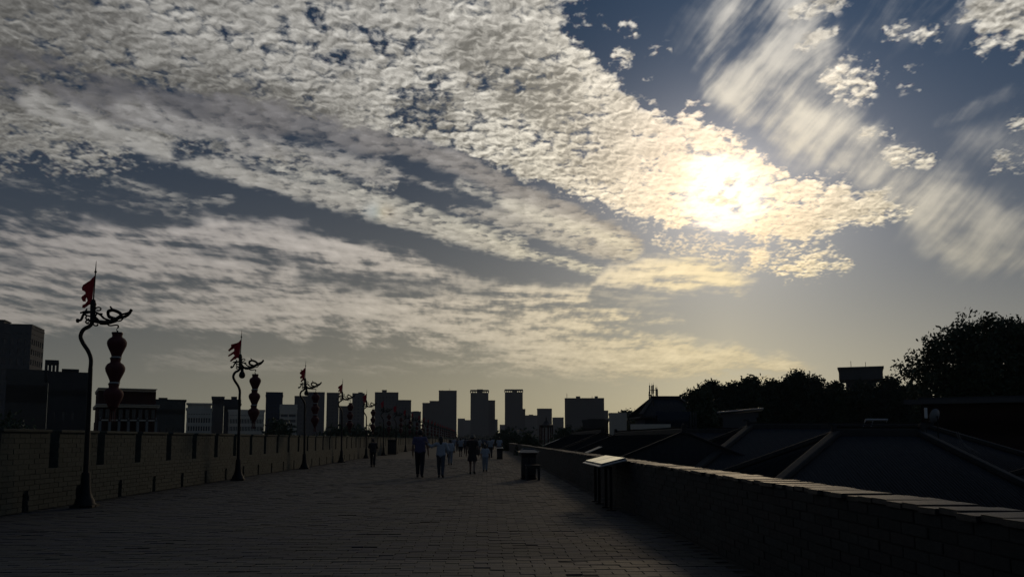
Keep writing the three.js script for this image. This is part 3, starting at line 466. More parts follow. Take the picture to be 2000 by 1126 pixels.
function beam(a, b, w, h) { const d = V(...b).sub(V(...a)), g = new RoundedBoxGeometry(w, h, d.length(), 1, Math.min(w, h) * .25), z = d.clone().normalize(), x = V(0, 1, 0).cross(z).normalize(), y = z.clone().cross(x); g.applyMatrix4(new THREE.Matrix4().makeBasis(x, y, z)); return g.translate((a[0] + b[0]) / 2, (a[1] + b[1]) / 2, (a[2] + b[2]) / 2); }
function tiledRoof(name, label, { cx, cz, ry, L, hip = 0, run, drop, hipR = hip, turn = 0, step = .24, wallMat = P.dark, back = true, tones = M.tile, skylights = [] }) {
  const t = thing(name, label, 'house', [cx, BASE, cz], turn), hr = ry - BASE, he = hr - drop, A = L / 2 + hip, AR = L / 2 + hipR;
  const R0 = [-L / 2, hr, 0], R1 = [L / 2, hr, 0], F0 = [-A, he, run], F1 = [AR, he, run], B0 = [-A, he, -run], B1 = [AR, he, -run], dn = (p) => [p[0], p[1] - .18, p[2]];
  const roof = mesh('roof', uvM(poly([[F0, F1, R1, R0], [B1, B0, R0, R1], [F1, B1, R1], [B0, F0, R0], [F0, F1, dn(F1), dn(F0)], [F1, B1, dn(B1), dn(F1)], [B1, B0, dn(B0), dn(B1)], [B0, F0, dn(F0), dn(B0)], [dn(F0), dn(F1), dn(B1), dn(B0)]])), stone([.034, .036, .04], .8), t);
  mesh('wall', [box(A + AR - 1, he - .2, 2 * run - 1.2, (AR - A) / 2, (he - .2) / 2, 0)], wallMat, t);
  let n = 0;
  for (let x = -A + step / 2; x < AR; x += step) { const over = Math.max(0, Math.abs(x) - L / 2), k = hip > 0 ? over / (x > 0 ? hipR : hip) : 0; if (k < .97) for (const s of back && n < 280 ? [1, -1] : [1]) { rowBetween(roof, [x, hr - drop * k, s * run * k], [x, he + .02, s * (run + .04)], tones[(n * 5 + (rnd() * 3 | 0)) % 3]); n++; } }
  if (hip > 0) for (let z = -run + step / 2; z < run; z += step) { const k = Math.abs(z) / run; if (k < .97) for (const s of [1, -1]) { rowBetween(roof, [s * (L / 2 + (s > 0 ? hipR : hip) * k), hr - drop * k, z], [s * ((s > 0 ? AR : A) + .04), he + .02, z], tones[(rnd() * 3) | 0]); n++; } }
  mesh('ridge', [rbox(L + .3, .26, .2, 0, hr + .08, 0, .03)], M.ridge, t); mesh('ridge_cap', [new THREE.CylinderGeometry(.1, .1, L + .34, 8, 1, false, 0, Math.PI).rotateZ(Math.PI / 2).rotateX(-Math.PI / 2).translate(0, hr + .205, 0)], M.ridgeTop, t);
  for (const s of [-1, 1]) for (const q of [1, -1]) if (hip > 0) mesh('hip_ridge', [beam([s * L / 2, hr + .08, 0], [s * (s > 0 ? AR : A), he + .12, q * run], .34, .2)], M.ridge, t); else mesh('verge', [beam([s * A, hr + .06, 0], [s * A, he + .08, q * run], .2, .1)], M.tile[0], t);
  for (const s of [-1, 1]) mesh('ridge_end', [rbox(.16, .42, .24, s * (L / 2 + .1), hr + .2, 0, .05), box(.3, .1, .14, s * (L / 2 + .2), hr + .4, 0)], M.ridge, t);
  for (const [x, z, w, l] of skylights) { const y = hr - drop * z / run, a = Math.atan2(drop, run); mesh('skylight', [new RoundedBoxGeometry(w, .05, l, 1, .01).rotateX(a).translate(x, y + .12, z)], M.white, t); }
  return t;
}
tiledRoof('hip_roof_house', 'grey tiled hip roof with two pale hip ridges just behind the right parapet', { cx: 14.5, cz: -30, ry: 1.62, L: 3.1, hip: 5.2, hipR: 2.3, run: 5, drop: 2.5 });
tiledRoof('long_roof_house', 'long dark tiled roof with a thin bright ridge line behind the hip roof', { cx: 17.9, cz: -41, ry: 2.02, L: 9.2, hip: 4.6, run: 5.4, drop: 2.3 });
tiledRoof('street_house', 'low tiled roof sloping to the parapet with two bright skylight strips', { cx: 9.2, cz: -48, ry: 1.75, L: 20, run: 4.3, drop: 1.75, turn: -Math.PI / 2, step: .3, skylights: [[-3.1, 3.0, .26, 1.9], [-2.2, 3.0, .26, 1.9]] });
tiledRoof('street_house', 'farther low tiled roof along the parapet with a single bright skylight strip', { cx: 8.6, cz: -71, ry: 1.95, L: 21, run: 4.3, drop: 1.75, turn: -Math.PI / 2, step: .4, skylights: [[-10, 2.6, .3, 2.6]] });
tiledRoof('tiled_house', 'dark tiled roof between the skylight roofs and the long ridge', { cx: 15.4, cz: -56, ry: 1.95, L: 5, hip: 4, run: 4.5, drop: 2.2 });
tiledRoof('hip_roof_house', 'dark hip roof at the right edge of the view, low behind the parapet', { cx: 25.5, cz: -30, ry: .6, L: 8, hip: 4.6, run: 4.6, drop: 2.1 });
tiledRoof('tiered_house', 'tall tiled house with sloped left end below the mast of aerials', { cx: 17.2, cz: -78, ry: 5.3, L: 2.6, hip: 1.7, run: 3.0, drop: 1.7, wallMat: P.blue });
{ const t = block('lean_to_shed', 'pale low shed with bright sloping metal roof edge in front of the trees', 1412, 1478, 815, 62, { d: 6, mat: P.mid, cols: 7, floors: 5, pier: .6, band: .6, parapet: false }); const a = at(1406, 812, 61), b = at(1492, 805, 61); mesh('metal_roof', [beam([-1.65, a.y - BASE + .3, 1.5], [1.75, b.y - BASE + .3, 1.5], 4, .12)], M.metalRoof, t); }
block('blue_wall_house', 'flat roofed bluish wall house at the foot of the tiered house', 1284, 1346, 812, 66, { d: 5, mat: P.blue, cols: 3, floors: 4, pier: .9, band: .9, parapet: false });
block('flat_roof_house', 'flat roof with pale parapet edge left of the shed', 1236, 1306, 838, 56, { d: 5, mat: P.dark, cols: 4, floors: 3, pier: .9, band: .9, parapet: false, roofMat: P.white });
block('white_cottage', 'small pale house with dark windows and reddish top under the antenna building', 1190, 1224, 820, 140, { d: 8, mat: P.pale, cols: 5, floors: 4, pier: .5, band: .5, tops: [[1191, 1214, 807]] });
block('flat_house', 'low dark flat house between the wide slab block and the pale cottage', 1138, 1188, 823, 150, { d: 10, mat: P.dark, cols: 5, floors: 4, pier: .7, band: .7, parapet: false, tops: [[1150, 1180, 818]] });
{ const t = block('brick_house', 'dark reddish brick house with pale eave line under the big tree', 1800, 2080, 786, 44, { d: 7, mat: P.brick, cols: 5, floors: 4, pier: .8, band: .75, parapet: false, roofMat: P.grey }); const a = at(1795, 786, 44), b = at(2090, 783, 44); mesh('eave', [box(b.x - a.x, .25, .9, 0, a.y - BASE + .1, 3.9)], P.mid, t); }
{ // satellite dish on the roof, small white board and heater frame beside it
  const p = at(1829, 812, 39), t = thing('satellite_dish', 'round satellite dish on a post above the roofs at right', 'satellite dish', [p.x, 1.2, p.z], -2.75);
  const dish = lathe([[0, 0], [.12, .012], [.22, .04], [.34, .1], [.35, .09], [.23, .02], [.12, -.01], [0, -.02]], 20).rotateX(Math.PI / 2 - .25); mesh('dish', [dish.translate(0, p.y - 1.2, 0)], mat([.16, .165, .17], .55), t); mesh('post', [bar([0, -2, -.1], [0, p.y - 1.2, -.06], .03)], M.iron, t); mesh('arm', [bar([0, p.y - 1.5, 0], [0, p.y - 1.2, .4], .012), ball(.04, 0, p.y - 1.2, .4)], M.iron, t);
  const q = at(1809, 806, 38.5), b = thing('white_board', 'small upright white board beside the satellite dish', 'board', [q.x, q.y - .5, q.z]); mesh('panel', [rbox(.14, .5, .04, 0, .5, 0)], mat([.6, .6, .58], .5), b); mesh('post', [bar([0, -2.5, -.03], [0, .7, -.03], .025)], M.iron, b);
  const h = at(1708, 830, 41), f = thing('heater_frame', 'slanting metal solar heater frame on the long roof ridge', 'metal frame', [h.x, h.y - .1, h.z]);
  for (const x of [-.75, -.35]) mesh('strut', [bar([x, -.1, .3], [x + .45, .36, -.3], .02)], M.metalRoof, f); mesh('tank', [bar([-.3, .38, -.3], [.85, .38, -.3], .06, 10)], M.metalRoof, f); mesh('strut', [bar([.8, -.1, -.3], [.8, .38, -.3], .02)], M.metalRoof, f);
  const w0 = at(1868, 842, 36), c = thing('hanging_cable', 'loose pale cable hanging over the roofs below the dish', 'cable', [w0.x, w0.y, w0.z]); mesh('cable', [tube([[0, 0, 0], [.12, -.35, 0], [.45, -.75, .1], [.9, -.98, .2]], .018, 20, 5), tube([[.1, 0, 0], [.18, -.3, 0], [.4, -.65, .1], [.8, -.9, .2]], .018, 20, 5)], mat([.1, .1, .1], .6), c);
}
{ // cluster of cell aerials
  const p = at(1276, 776, 76), t = thing('aerial_mast', 'cluster of upright cell phone aerials on the tiered house roof', 'aerial', [p.x, p.y - .8, p.z]);
  mesh('mast', [bar([0, 0, 0], [0, 2.0, 0], .05), bar([-.35, .8, 0], [.4, .8, 0], .03), bar([-.35, 1.5, 0], [.4, 1.5, 0], .03)], M.iron, t);
  for (const [x, y, z] of [[-.36, .95, 0], [-.16, 1.5, .2], [.05, 1.6, -.1], [.26, 1.35, .1], [.4, 1.2, 0], [-.3, 1.55, -.1]]) mesh('aerial', [rbox(.11, .8, .07, x, y, z, .02), bar([x, y + .4, z], [x, y + .62, z], .012)], P.mid, t);
  const lad = thing('pipe_rack', 'pair of pale vertical pipes on the wall between house and trees', 'pipes', [at(1350, 835, 64).x, -2, -64]); for (const x of [0, .22, .4]) mesh('pipe', [bar([x, -3, 0], [x, 5.6, 0], .05)], P.mid, lad);
}
{ // pavilion with upturned pointed roof
  const p = at(1067, 845, 190), t = thing('pavilion', 'small pavilion with pointed upturned roof seen beyond the dark bin', 'pavilion', [p.x, BASE, p.z]), e = at(1067, 830, 190).y - BASE, a = at(1067, 820, 190).y - BASE, r = 2.0;
  const g = new THREE.CylinderGeometry(.15, r, a - e, 6, 4); const q = g.attributes.position; for (let i = 0; i < q.count; i++) { const y = q.getY(i) / (a - e) + .5, k = 1 - .32 * Math.sin(Math.PI * y) ; q.setX(i, q.getX(i) * k); q.setZ(i, q.getZ(i) * k); } g.computeVertexNormals();
  mesh('roof', [g.translate(0, (e + a) / 2, 0)], M.tile[1], t); mesh('finial', [lathe([[.12, 0], [.2, .2], [.08, .4], [.14, .6], [0, .9]], 8).translate(0, a - .1, 0)], M.tile[0], t);
  for (let i = 0; i < 6; i++) { const w = i * Math.PI / 3 + .3; mesh('pillar', [cyl(.16, .16, e, Math.cos(w) * 1.5, e / 2, Math.sin(w) * 1.5)], P.red, t); } mesh('eave_frame', [new THREE.CylinderGeometry(1.65, 1.65, .5, 6).translate(0, e - .3, 0)], P.dark, t); mesh('base', [new THREE.CylinderGeometry(2, 2, 9.5, 6).translate(0, 4.75, 0)], P.dark, t);
}

// ================= trees =================
function leaves(blobs, n, size, r, flat = 1) {
  n *= 1.15; const tot = blobs.reduce((s, b) => s + b[3] * b[3], 0), pos = [];
  const per = 11, a = V(), b = V(), c = V();
  for (const [cx, cy, cz, R] of blobs) { const m = Math.round(n * R * R / tot / per);
    for (let i = 0; i < m; i++) { const u = r() * 2 - 1, w = r() * 6.283, s = Math.sqrt(1 - u * u), q = R * (.3 + .78 * Math.sqrt(r())) * (1 + .18 * gnoise(w * 1.5 + cx, u * 2.5 + cy)); const X = cx + q * s * Math.cos(w), Y = cy + q * u * flat, Z = cz + q * s * Math.sin(w);
      for (let k = 0; k < per; k++) { const px = X + (r() + r() - 1) * size * 2.4, py = Y + (r() + r() - 1) * size * 2.2, pz = Z + (r() + r() - 1) * size * 2.4, l = size * (.6 + .8 * r()), wd = l * .55;
        a.set(r() - .5, r() - .5, r() - .5).normalize(); b.set(r() - .5, r() - .5, r() - .5).cross(a).normalize(); c.copy(a).cross(b).multiplyScalar(wd * .25); a.multiplyScalar(l * .6); b.multiplyScalar(wd * .5);
        pos.push(px - a.x, py - a.y, pz - a.z, px + b.x + c.x, py + b.y + c.y, pz + b.z + c.z, px + a.x, py + a.y, pz + a.z, px - a.x, py - a.y, pz - a.z, px + a.x, py + a.y, pz + a.z, px - b.x + c.x, py - b.y + c.y, pz - b.z + c.z); } } }
  const g = new THREE.BufferGeometry(); g.setAttribute('position', new THREE.Float32BufferAttribute(pos, 3)); g.computeVertexNormals(); return g;
}
function tree(name, label, px, pyTop, depth, wpx, o = {}) {
  const top = at(px, pyTop, depth), W = wpx / 1600 * depth, h = top.y - BASE, seed = Math.round(px * 13 + pyTop), r = mulberry(seed), t = thing(name, label, 'tree', [top.x, BASE, top.z], 0, o.group);
  const R = W / 2, ch = o.crown ?? Math.min(h * .75, W * 1.15), blobs = [], y0 = h - ch, lob = o.lobes ?? 16, limbs = [];
  for (let i = 0; i < lob; i++) { const k = (i + .5) / lob, yy = y0 + ch * (.1 + .78 * k), wd = R * Math.sqrt(Math.max(.08, 1 - Math.pow((k - .38) / .66, 2))), w = i * 2.4 + r() * .8, rad = wd * (.35 + .5 * Math.sqrt(r())), br = R * (.3 + .2 * r()); blobs.push([Math.cos(w) * rad, yy, Math.sin(w) * rad * .8, br]); if (i % 2 === 0) limbs.push([Math.cos(w) * rad, yy, Math.sin(w) * rad * .8]); }
  for (const b of o.extra ?? []) { const q = at(b[0], b[1], depth); blobs.push([q.x - top.x, q.y - BASE, (r() - .5) * R * .5, b[2] / 1600 * depth]); limbs.push([q.x - top.x, q.y - BASE, 0]); }
  blobs.push([0, h - R * .3, 0, R * .3]);
  mesh('crown', leaves(blobs, o.n ?? 5600, o.leaf ?? .3, r), o.mat ?? M.leaf, t);
  const tr = Math.max(.14, R * .07), f = y0 + ch * .25; mesh('trunk', [taper([0, 0, 0], [0, f, 0], tr * 1.3, tr * .8, 8)], M.trunk, t);
  for (const [i, l] of limbs.entries()) { const s = y0 + ch * (.02 + .2 * (i / limbs.length)); mesh('limb', [taper([0, s, 0], [l[0] * .5, (s * .5 + l[1] * .5) - .1, l[2] * .5], tr * .5, tr * .3, 5), taper([l[0] * .5, (s * .5 + l[1] * .5) - .1, l[2] * .5], l, tr * .3, tr * .1, 5)], M.trunk, t); }
  return t;
}
tree('plane_tree', 'tallest dark tree filling the right edge of the view', 1942, 622, 58, 250, { n: 30000, leaf: .27, crown: 9, lobes: 26, extra: [[1795, 715, 26], [1772, 722, 14], [1822, 690, 30], [1850, 668, 30], [1880, 655, 26], [1835, 740, 40], [1900, 740, 60], [1985, 660, 34], [1960, 740, 60], [1800, 765, 36]] });
tree('broadleaf_tree', 'dark tree hiding the right side of the tiered house under the aerials', 1372, 764, 72, 62, { n: 9000, leaf: .28, crown: 6 });
const TL = [[1352, 766, 66, 'bushy tree at the left end of the tree row beside the roof chimney'], [1392, 748, 74, 'round tree second from the left in the dark tree row'], [1432, 752, 70, 'broad low tree in the left half of the dark tree row'], [1470, 738, 76, 'upright tree with spiky top near the middle of the tree row'], [1508, 746, 70, 'lower tree filling the middle of the dark tree row'], [1560, 726, 88, 'tallest round tree of the row, just left of the sky gap'], [1634, 749, 62, 'small tree right of the sky gap, below the rooftop block'], [1684, 747, 92, 'dense tree covering the foot of the rooftop block'], [1740, 739, 68, 'tree just right of the rooftop block'], [1788, 752, 90, 'dense dark tree left of the tallest tree, above the dish']];
for (const [x, y, w, l] of TL) tree('broadleaf_tree', l, x, y, 92, w, { n: 17000, leaf: .32, mat: x % 4 ? M.leaf : M.leafDark, crown: 7.5 });
for (const [x, y, w, d, l] of [[1030, 846, 46, 78, 'dark bush like tree top behind the dark bin'], [1003, 849, 36, 110, 'small tree top left of the dark bin beyond the parapet'], [1100, 843, 44, 150, 'low tree top between the pavilion and the twin-box slab'], [1145, 836, 40, 170, 'low tree top below the twin-box slab'], [1250, 820, 44, 150, 'tree top right of the pale cottage'], [1228, 806, 40, 190, 'far tree top sloping up toward the antenna building'], [985, 846, 40, 190, 'far low tree top just right of the distant walkers']]) tree('broadleaf_tree', l, x, y, d, w, { n: 2600, leaf: d * .004, crown: 6 });
for (const [x, y, w, d, l] of [[18, 812, 110, 60, 'dark tree top above the battlement at the left edge'], [540, 824, 40, 90, 'small tree top in front of the striped block'], [556, 832, 34, 80, 'shrub like tree top right of the small tree by the blue block'], [655, 838, 60, 130, 'low tree top between the third and fourth lamps'], [690, 836, 56, 150, 'low tree top around the fourth lamp'], [742, 836, 60, 170, 'dark tree top at the foot of the wide slab tower'], [800, 840, 70, 220, 'dark tree top behind the lanterns left of the tallest walker']]) tree('park_tree', l, x, y, d, w, { n: 2600, leaf: d * .004 + .06, crown: 7 });
{ // a far belt of trees nobody could count
  const r = mulberry(5), blobs = []; for (let i = 0; i < 150; i++) { const d = 260 + 420 * r(), x = (r() - .5) * 1.25 * d; if (Math.abs(x + .0) < 14) continue; blobs.push([x, BASE + 7.5 + r() * 2.5, -d, 4 + 3 * r()]); }
  for (let i = 0; i < 60; i++) { const d = 330 + 200 * r(), x = -120 + r() * 160; blobs.push([x, BASE + 9 + r() * 2, -d - 300, 5 + 3 * r()]); }
  const m = mesh('wood', leaves(blobs, 60000, 1.0, r, .8), M.leafDark); m.userData.kind = 'stuff'; m.userData.label = 'far dark belt of trees along the foot of the skyline'; m.userData.category = 'wood';
}
// ================= lamp posts with flags and lantern strings =================
const FLAGS = [
  [[0, 0], [-.09, -.1], [-.22, -.19], [-.26, -.24], [-.25, -.29], [-.21, -.31], [-.18, -.33], [-.18, -.36], [-.235, -.41], [-.24, -.45], [-.21, -.52], [-.17, -.52], [-.175, -.46], [-.155, -.43], [-.135, -.5], [-.17, -.56], [-.2, -.6], [-.195, -.66], [-.165, -.66], [-.11, -.59], [-.035, -.57]],
  [[0, 0], [-.12, -.05], [-.24, -.1], [-.24, -.16], [-.33, -.24], [-.30, -.27], [-.16, -.2], [-.16, -.27], [-.32, -.38], [-.30, -.41], [-.15, -.33], [-.14, -.38], [-.27, -.52], [-.24, -.54], [-.1, -.44], [-.035, -.46]],
  [[0, 0], [-.08, -.07], [-.1, -.12], [-.19, -.09], [-.18, -.13], [-.11, -.18], [-.17, -.26], [-.13, -.27], [-.12, -.33], [-.16, -.42], [-.11, -.45], [-.06, -.4], [-.03, -.46]],
];
const flagGeo = FLAGS.map((f, i) => { const g = new THREE.ExtrudeGeometry(new THREE.Shape(f.map((p) => new THREE.Vector2(...p))), { depth: .006, bevelEnabled: false }), p = g.attributes.position; for (let k = 0; k < p.count; k++) { const x = p.getX(k), y = p.getY(k); p.setZ(k, p.getZ(k) + .07 * Math.sin(x * 22 + y * 9 + i) * Math.min(1, -x * 6)); } g.computeVertexNormals(); return uvM(clean(g)); });
const D = (X, Y) => [(140 + X / 6.25 - 181.5) / 92.5, (602 - (500 + Y / 6.25)) / 92.5];      // dragon drawing units to metres about the post head
function dragonTubes() {
  const T = (pts, r, seg = 22, z = 0) => tube(pts.map(([x, y], i) => [...D(x, y), z + .03 * Math.sin(i * 1.7)]), r, seg, 6);
  return [T([[262, 800], [320, 815], [385, 822], [450, 815], [520, 785], [585, 757], [640, 735], [680, 700], [712, 655]], .032), T([[350, 818], [420, 822], [490, 800], [545, 772]], .05, 14), T([[545, 780], [500, 765], [452, 745], [432, 712], [445, 678], [490, 665], [540, 678], [580, 705], [592, 730], [565, 752], [520, 772]], .036, 30), T([[585, 715], [630, 710], [672, 690], [715, 655]], .022, 12), T([[498, 662], [478, 640], [460, 620]], .02, 8),
    T([[455, 790], [400, 770], [360, 735], [318, 705], [285, 690]], .024), T([[335, 712], [375, 715]], .02, 6), T([[270, 730], [310, 770], [332, 800]], .026, 10), T([[345, 800], [310, 790], [290, 740], [300, 712]], .018, 10), T([[285, 690], [292, 650], [325, 628], [348, 645], [335, 672], [305, 670]], .016, 16),
    T([[265, 830], [290, 858], [315, 856], [318, 840]], .018, 10), T([[245, 690], [190, 685], [115, 702]], .02, 10), T([[225, 690], [165, 715], [140, 750], [118, 790], [85, 800]], .026, 14), T([[100, 800], [84, 802]], .045, 4), T([[232, 745], [200, 740], [180, 765], [195, 790], [215, 775]], .017, 14), T([[235, 800], [200, 795], [182, 818], [198, 835], [216, 820]], .017, 14), T([[190, 650], [172, 700], [150, 740]], .016, 8), T([[195, 735], [160, 720], [150, 700]], .018, 8), T([[620, 752], [600, 790], [560, 800]], .016, 8), T([[680, 700], [672, 725], [640, 740]], .016, 8)];
}
const ang = .12;                                                      // how each post stands about its own axis
function vase(seed) { const g = lathe([[.0, 0], [.108, 0], [.112, -.02], [.1, -.06], [.105, -.09], [.16, -.125], [.192, -.17], [.2, -.21], [.192, -.26], [.16, -.33], [.125, -.4], [.105, -.45], [.1, -.475], [0, -.475]], 24), p = g.attributes.position; for (let i = 0; i < p.count; i++) { const a = Math.atan2(p.getZ(i), p.getX(i)), k = 1 - .02 * (Math.round(a / (Math.PI / 12)) & 1); p.setX(i, p.getX(i) * k); p.setZ(i, p.getZ(i) * k); } g.computeVertexNormals(); return g; }
function makeLamp() {
  const t = thing('lamp_post', '', 'lamp post', [0, 0, 0], 0);
  mesh('pedestal', [lathe([[0, 0], [.23, 0], [.23, .06], [.2, .08], [.19, .14], [.15, .2], [.12, .28], [.1, .42], [.085, .7], [.07, .72]], 12), box(.44, .05, .44, 0, .026, 0)], M.ironRough, t);
  mesh('pole', [taper([0, .7, 0], [0, 2.9, 0], .056, .045, 10), tube([[0, 2.88], [0, 3.1], [-.055, 3.26], [-.175, 3.45], [-.225, 3.59], [-.17, 3.73], [-.05, 3.81], [0, 3.9], [0, 4.02]], .043, 36, 8)], M.iron, t);
  mesh('post_head', [cyl(.05, .06, .4, 0, 4.1, 0), cyl(.07, .07, .05, 0, 3.92, 0), cyl(.07, .05, .06, 0, 4.3, 0), ball(.05, 0, 4.34, 0)], M.iron, t);
  mesh('dragon_bracket', dragonTubes().map((g) => g.translate(0, 4.2, 0)), M.iron, t);
  mesh('lantern_arm', [tube([[...D(430, 830)], [...D(452, 853)], [...D(560, 853)], [...D(560, 885)]], .018, 18, 6).translate(0, 4.2, 0)], M.iron, t);
  mesh('flag_pole', [taper([0, 4.3, 0], [.02, 4.98, 0], .016, .012, 6), ball(.028, .02, 4.98, 0, 8), taper([.02, 4.98, 0], [.025, 5.22, 0], .014, .004, 6)], M.iron, t);
  const [hx, hy] = D(555, 885), top = 4.2 + hy - .1; mesh('hook', [tube([[hx, 4.2 + hy, 0], [hx - .02, 4.2 + hy - .04, 0], [hx, top + .02, 0]], .008, 8, 5), ball(.02, hx, top + .03, 0, 6)], M.iron, t);
  for (let i = 0; i < 3; i++) { const l = mesh('lantern', [vase(i).scale(1, 1.08, 1).translate(hx - .015 * i, top - .545 * i, 0)], M.lantern, t); mesh(i < 2 ? 'collar' : 'tassel', i < 2 ? [cyl(.108, .108, .022, hx - .015 * i, top - .528 - .545 * i, 0, 16)] : [cyl(.04, .1, .1, hx - .03, top - 1.63, 0), ...[...Array(9)].map((_, k) => bar([hx - .03 + .05 * Math.cos(k * .7), top - 1.66, .05 * Math.sin(k * .7)], [hx - .03 + .06 * Math.cos(k * .7), top - 1.9, .06 * Math.sin(k * .7)], .008, 4))], i < 2 ? M.lanternTrim : M.lantern, l); mesh('rim', [cyl(.115, .112, .02, hx - .015 * i, top - .545 * i - .005, 0, 16)], M.black, l); }
  return t;
}
const ORD = ['nearest', 'second', 'third', 'fourth', 'fifth', 'sixth', 'seventh', 'eighth', 'ninth', 'tenth', 'eleventh', 'twelfth'];
const LAMPG = 'dragon bracket lantern lamp posts along the left battlement', lamp0 = makeLamp();
for (let i = 0; i < 26; i++) {
  const o = i ? lamp0.clone() : lamp0; if (i) { o.name = numbered('lamp_post'); scene.add(o); o.userData = { ...lamp0.userData }; }
  const z = -(18.2 + 11.65 * i + rr(-.2, .2) * (i > 4)), turn = [0, .05, -.04, .1, -.1][i % 5] + (i > 4 ? rr(-.5, .3) : 0);
  o.position.set(Math.max(-8.67 + .017 * (z + 18.2), LX + .4 + z * LTURN), 0, z); o.scale.setScalar(1.035); o.rotation.set(0, ang + turn, (i % 3 - 1) * .004 + .012);
  const f = mesh('flag', flagGeo[i < 3 ? i : (i * 2 + 1) % 3], M.flag, o); f.position.set(.012, 4.9 - .06 * (i % 2), 0); f.scale.setScalar(i === 1 ? 1.35 : i > 1 ? 1.2 : 1.08); if (i > 2) f.rotation.y = rr(-1.2, .4);
  if (i === 1 || i === 2) mesh('loudspeaker', [lathe([[0, .16], [.05, .15], [.055, .05], [.09, .0], [.11, -.07], [.1, -.14], [.05, -.19], [0, -.2]], 12).translate(.07, 3.72, .02), bar([0, 3.95, 0], [.07, 3.86, .02], .015)], M.ironRough, o);
  tag(o, i === 0 ? 'nearest black lamp post with red flag, dragon bracket and three stacked red lanterns' : i === 1 ? 'second lamp post from the left, streaming red flag, loudspeaker below its dragon' : i === 2 ? 'third lamp post from the left, narrow ragged flag and lanterns against grey high-rises' : i < 12 ? `${ORD[i]} lamp post from the left along the battlement, flag hanging down` : 'tiny far lamp post in the crowded end of the lantern row, beyond the twelfth post', 'lamp post', LAMPG);
}

// ================= people =================
const vlen = Math.hypot, smin = (a, b, k) => { const h = Math.max(0, k - Math.abs(a - b)) / k; return Math.min(a, b) - h * h * k * .25; };
function cap(p, c) { const [a, b, ra, rb, zs = 1] = c, bx = b[0] - a[0], by = b[1] - a[1], bz = (b[2] - a[2]) * zs, x = p[0] - a[0], y = p[1] - a[1], z = (p[2] - a[2]) * zs, t = Math.min(1, Math.max(0, (x * bx + y * by + z * bz) / (bx * bx + by * by + bz * bz + 1e-9))); return (vlen(x - bx * t, y - by * t, z - bz * t) - ra - (rb - ra) * t) / (zs > 1 ? 1 + (zs - 1) * .3 : 1); }
function sdf(f, lo, hi, N) {
  const mc = new MarchingCubes(N, M.black, false, false, 60000); mc.isolation = 0; const h = N / 2, c = lo.map((v, i) => (v + hi[i]) / 2), s = lo.map((v, i) => (hi[i] - v) / 2);
  const p = [0, 0, 0]; for (let k = 0; k < N; k++) for (let j = 0; j < N; j++) for (let i = 0; i < N; i++) { p[0] = c[0] + s[0] * (i - h) / h; p[1] = c[1] + s[1] * (j - h) / h; p[2] = c[2] + s[2] * (k - h) / h; mc.field[i + j * N + k * N * N] = -f(p); }
  mc.update(); const g = new THREE.BufferGeometry(); g.setAttribute('position', new THREE.Float32BufferAttribute(Array.from(mc.positionArray.slice(0, mc.count * 3)), 3)); g.scale(...s).translate(...c); const m = mergeVertices(g, 1e-4); m.computeVertexNormals(); return m.toNonIndexed();
}
const union = (list, k = .03) => (p) => { let d = 9; for (const c of list) d = smin(d, cap(p, c), k); return d; };
const SKIN = mat([.2, .12, .085], .6);
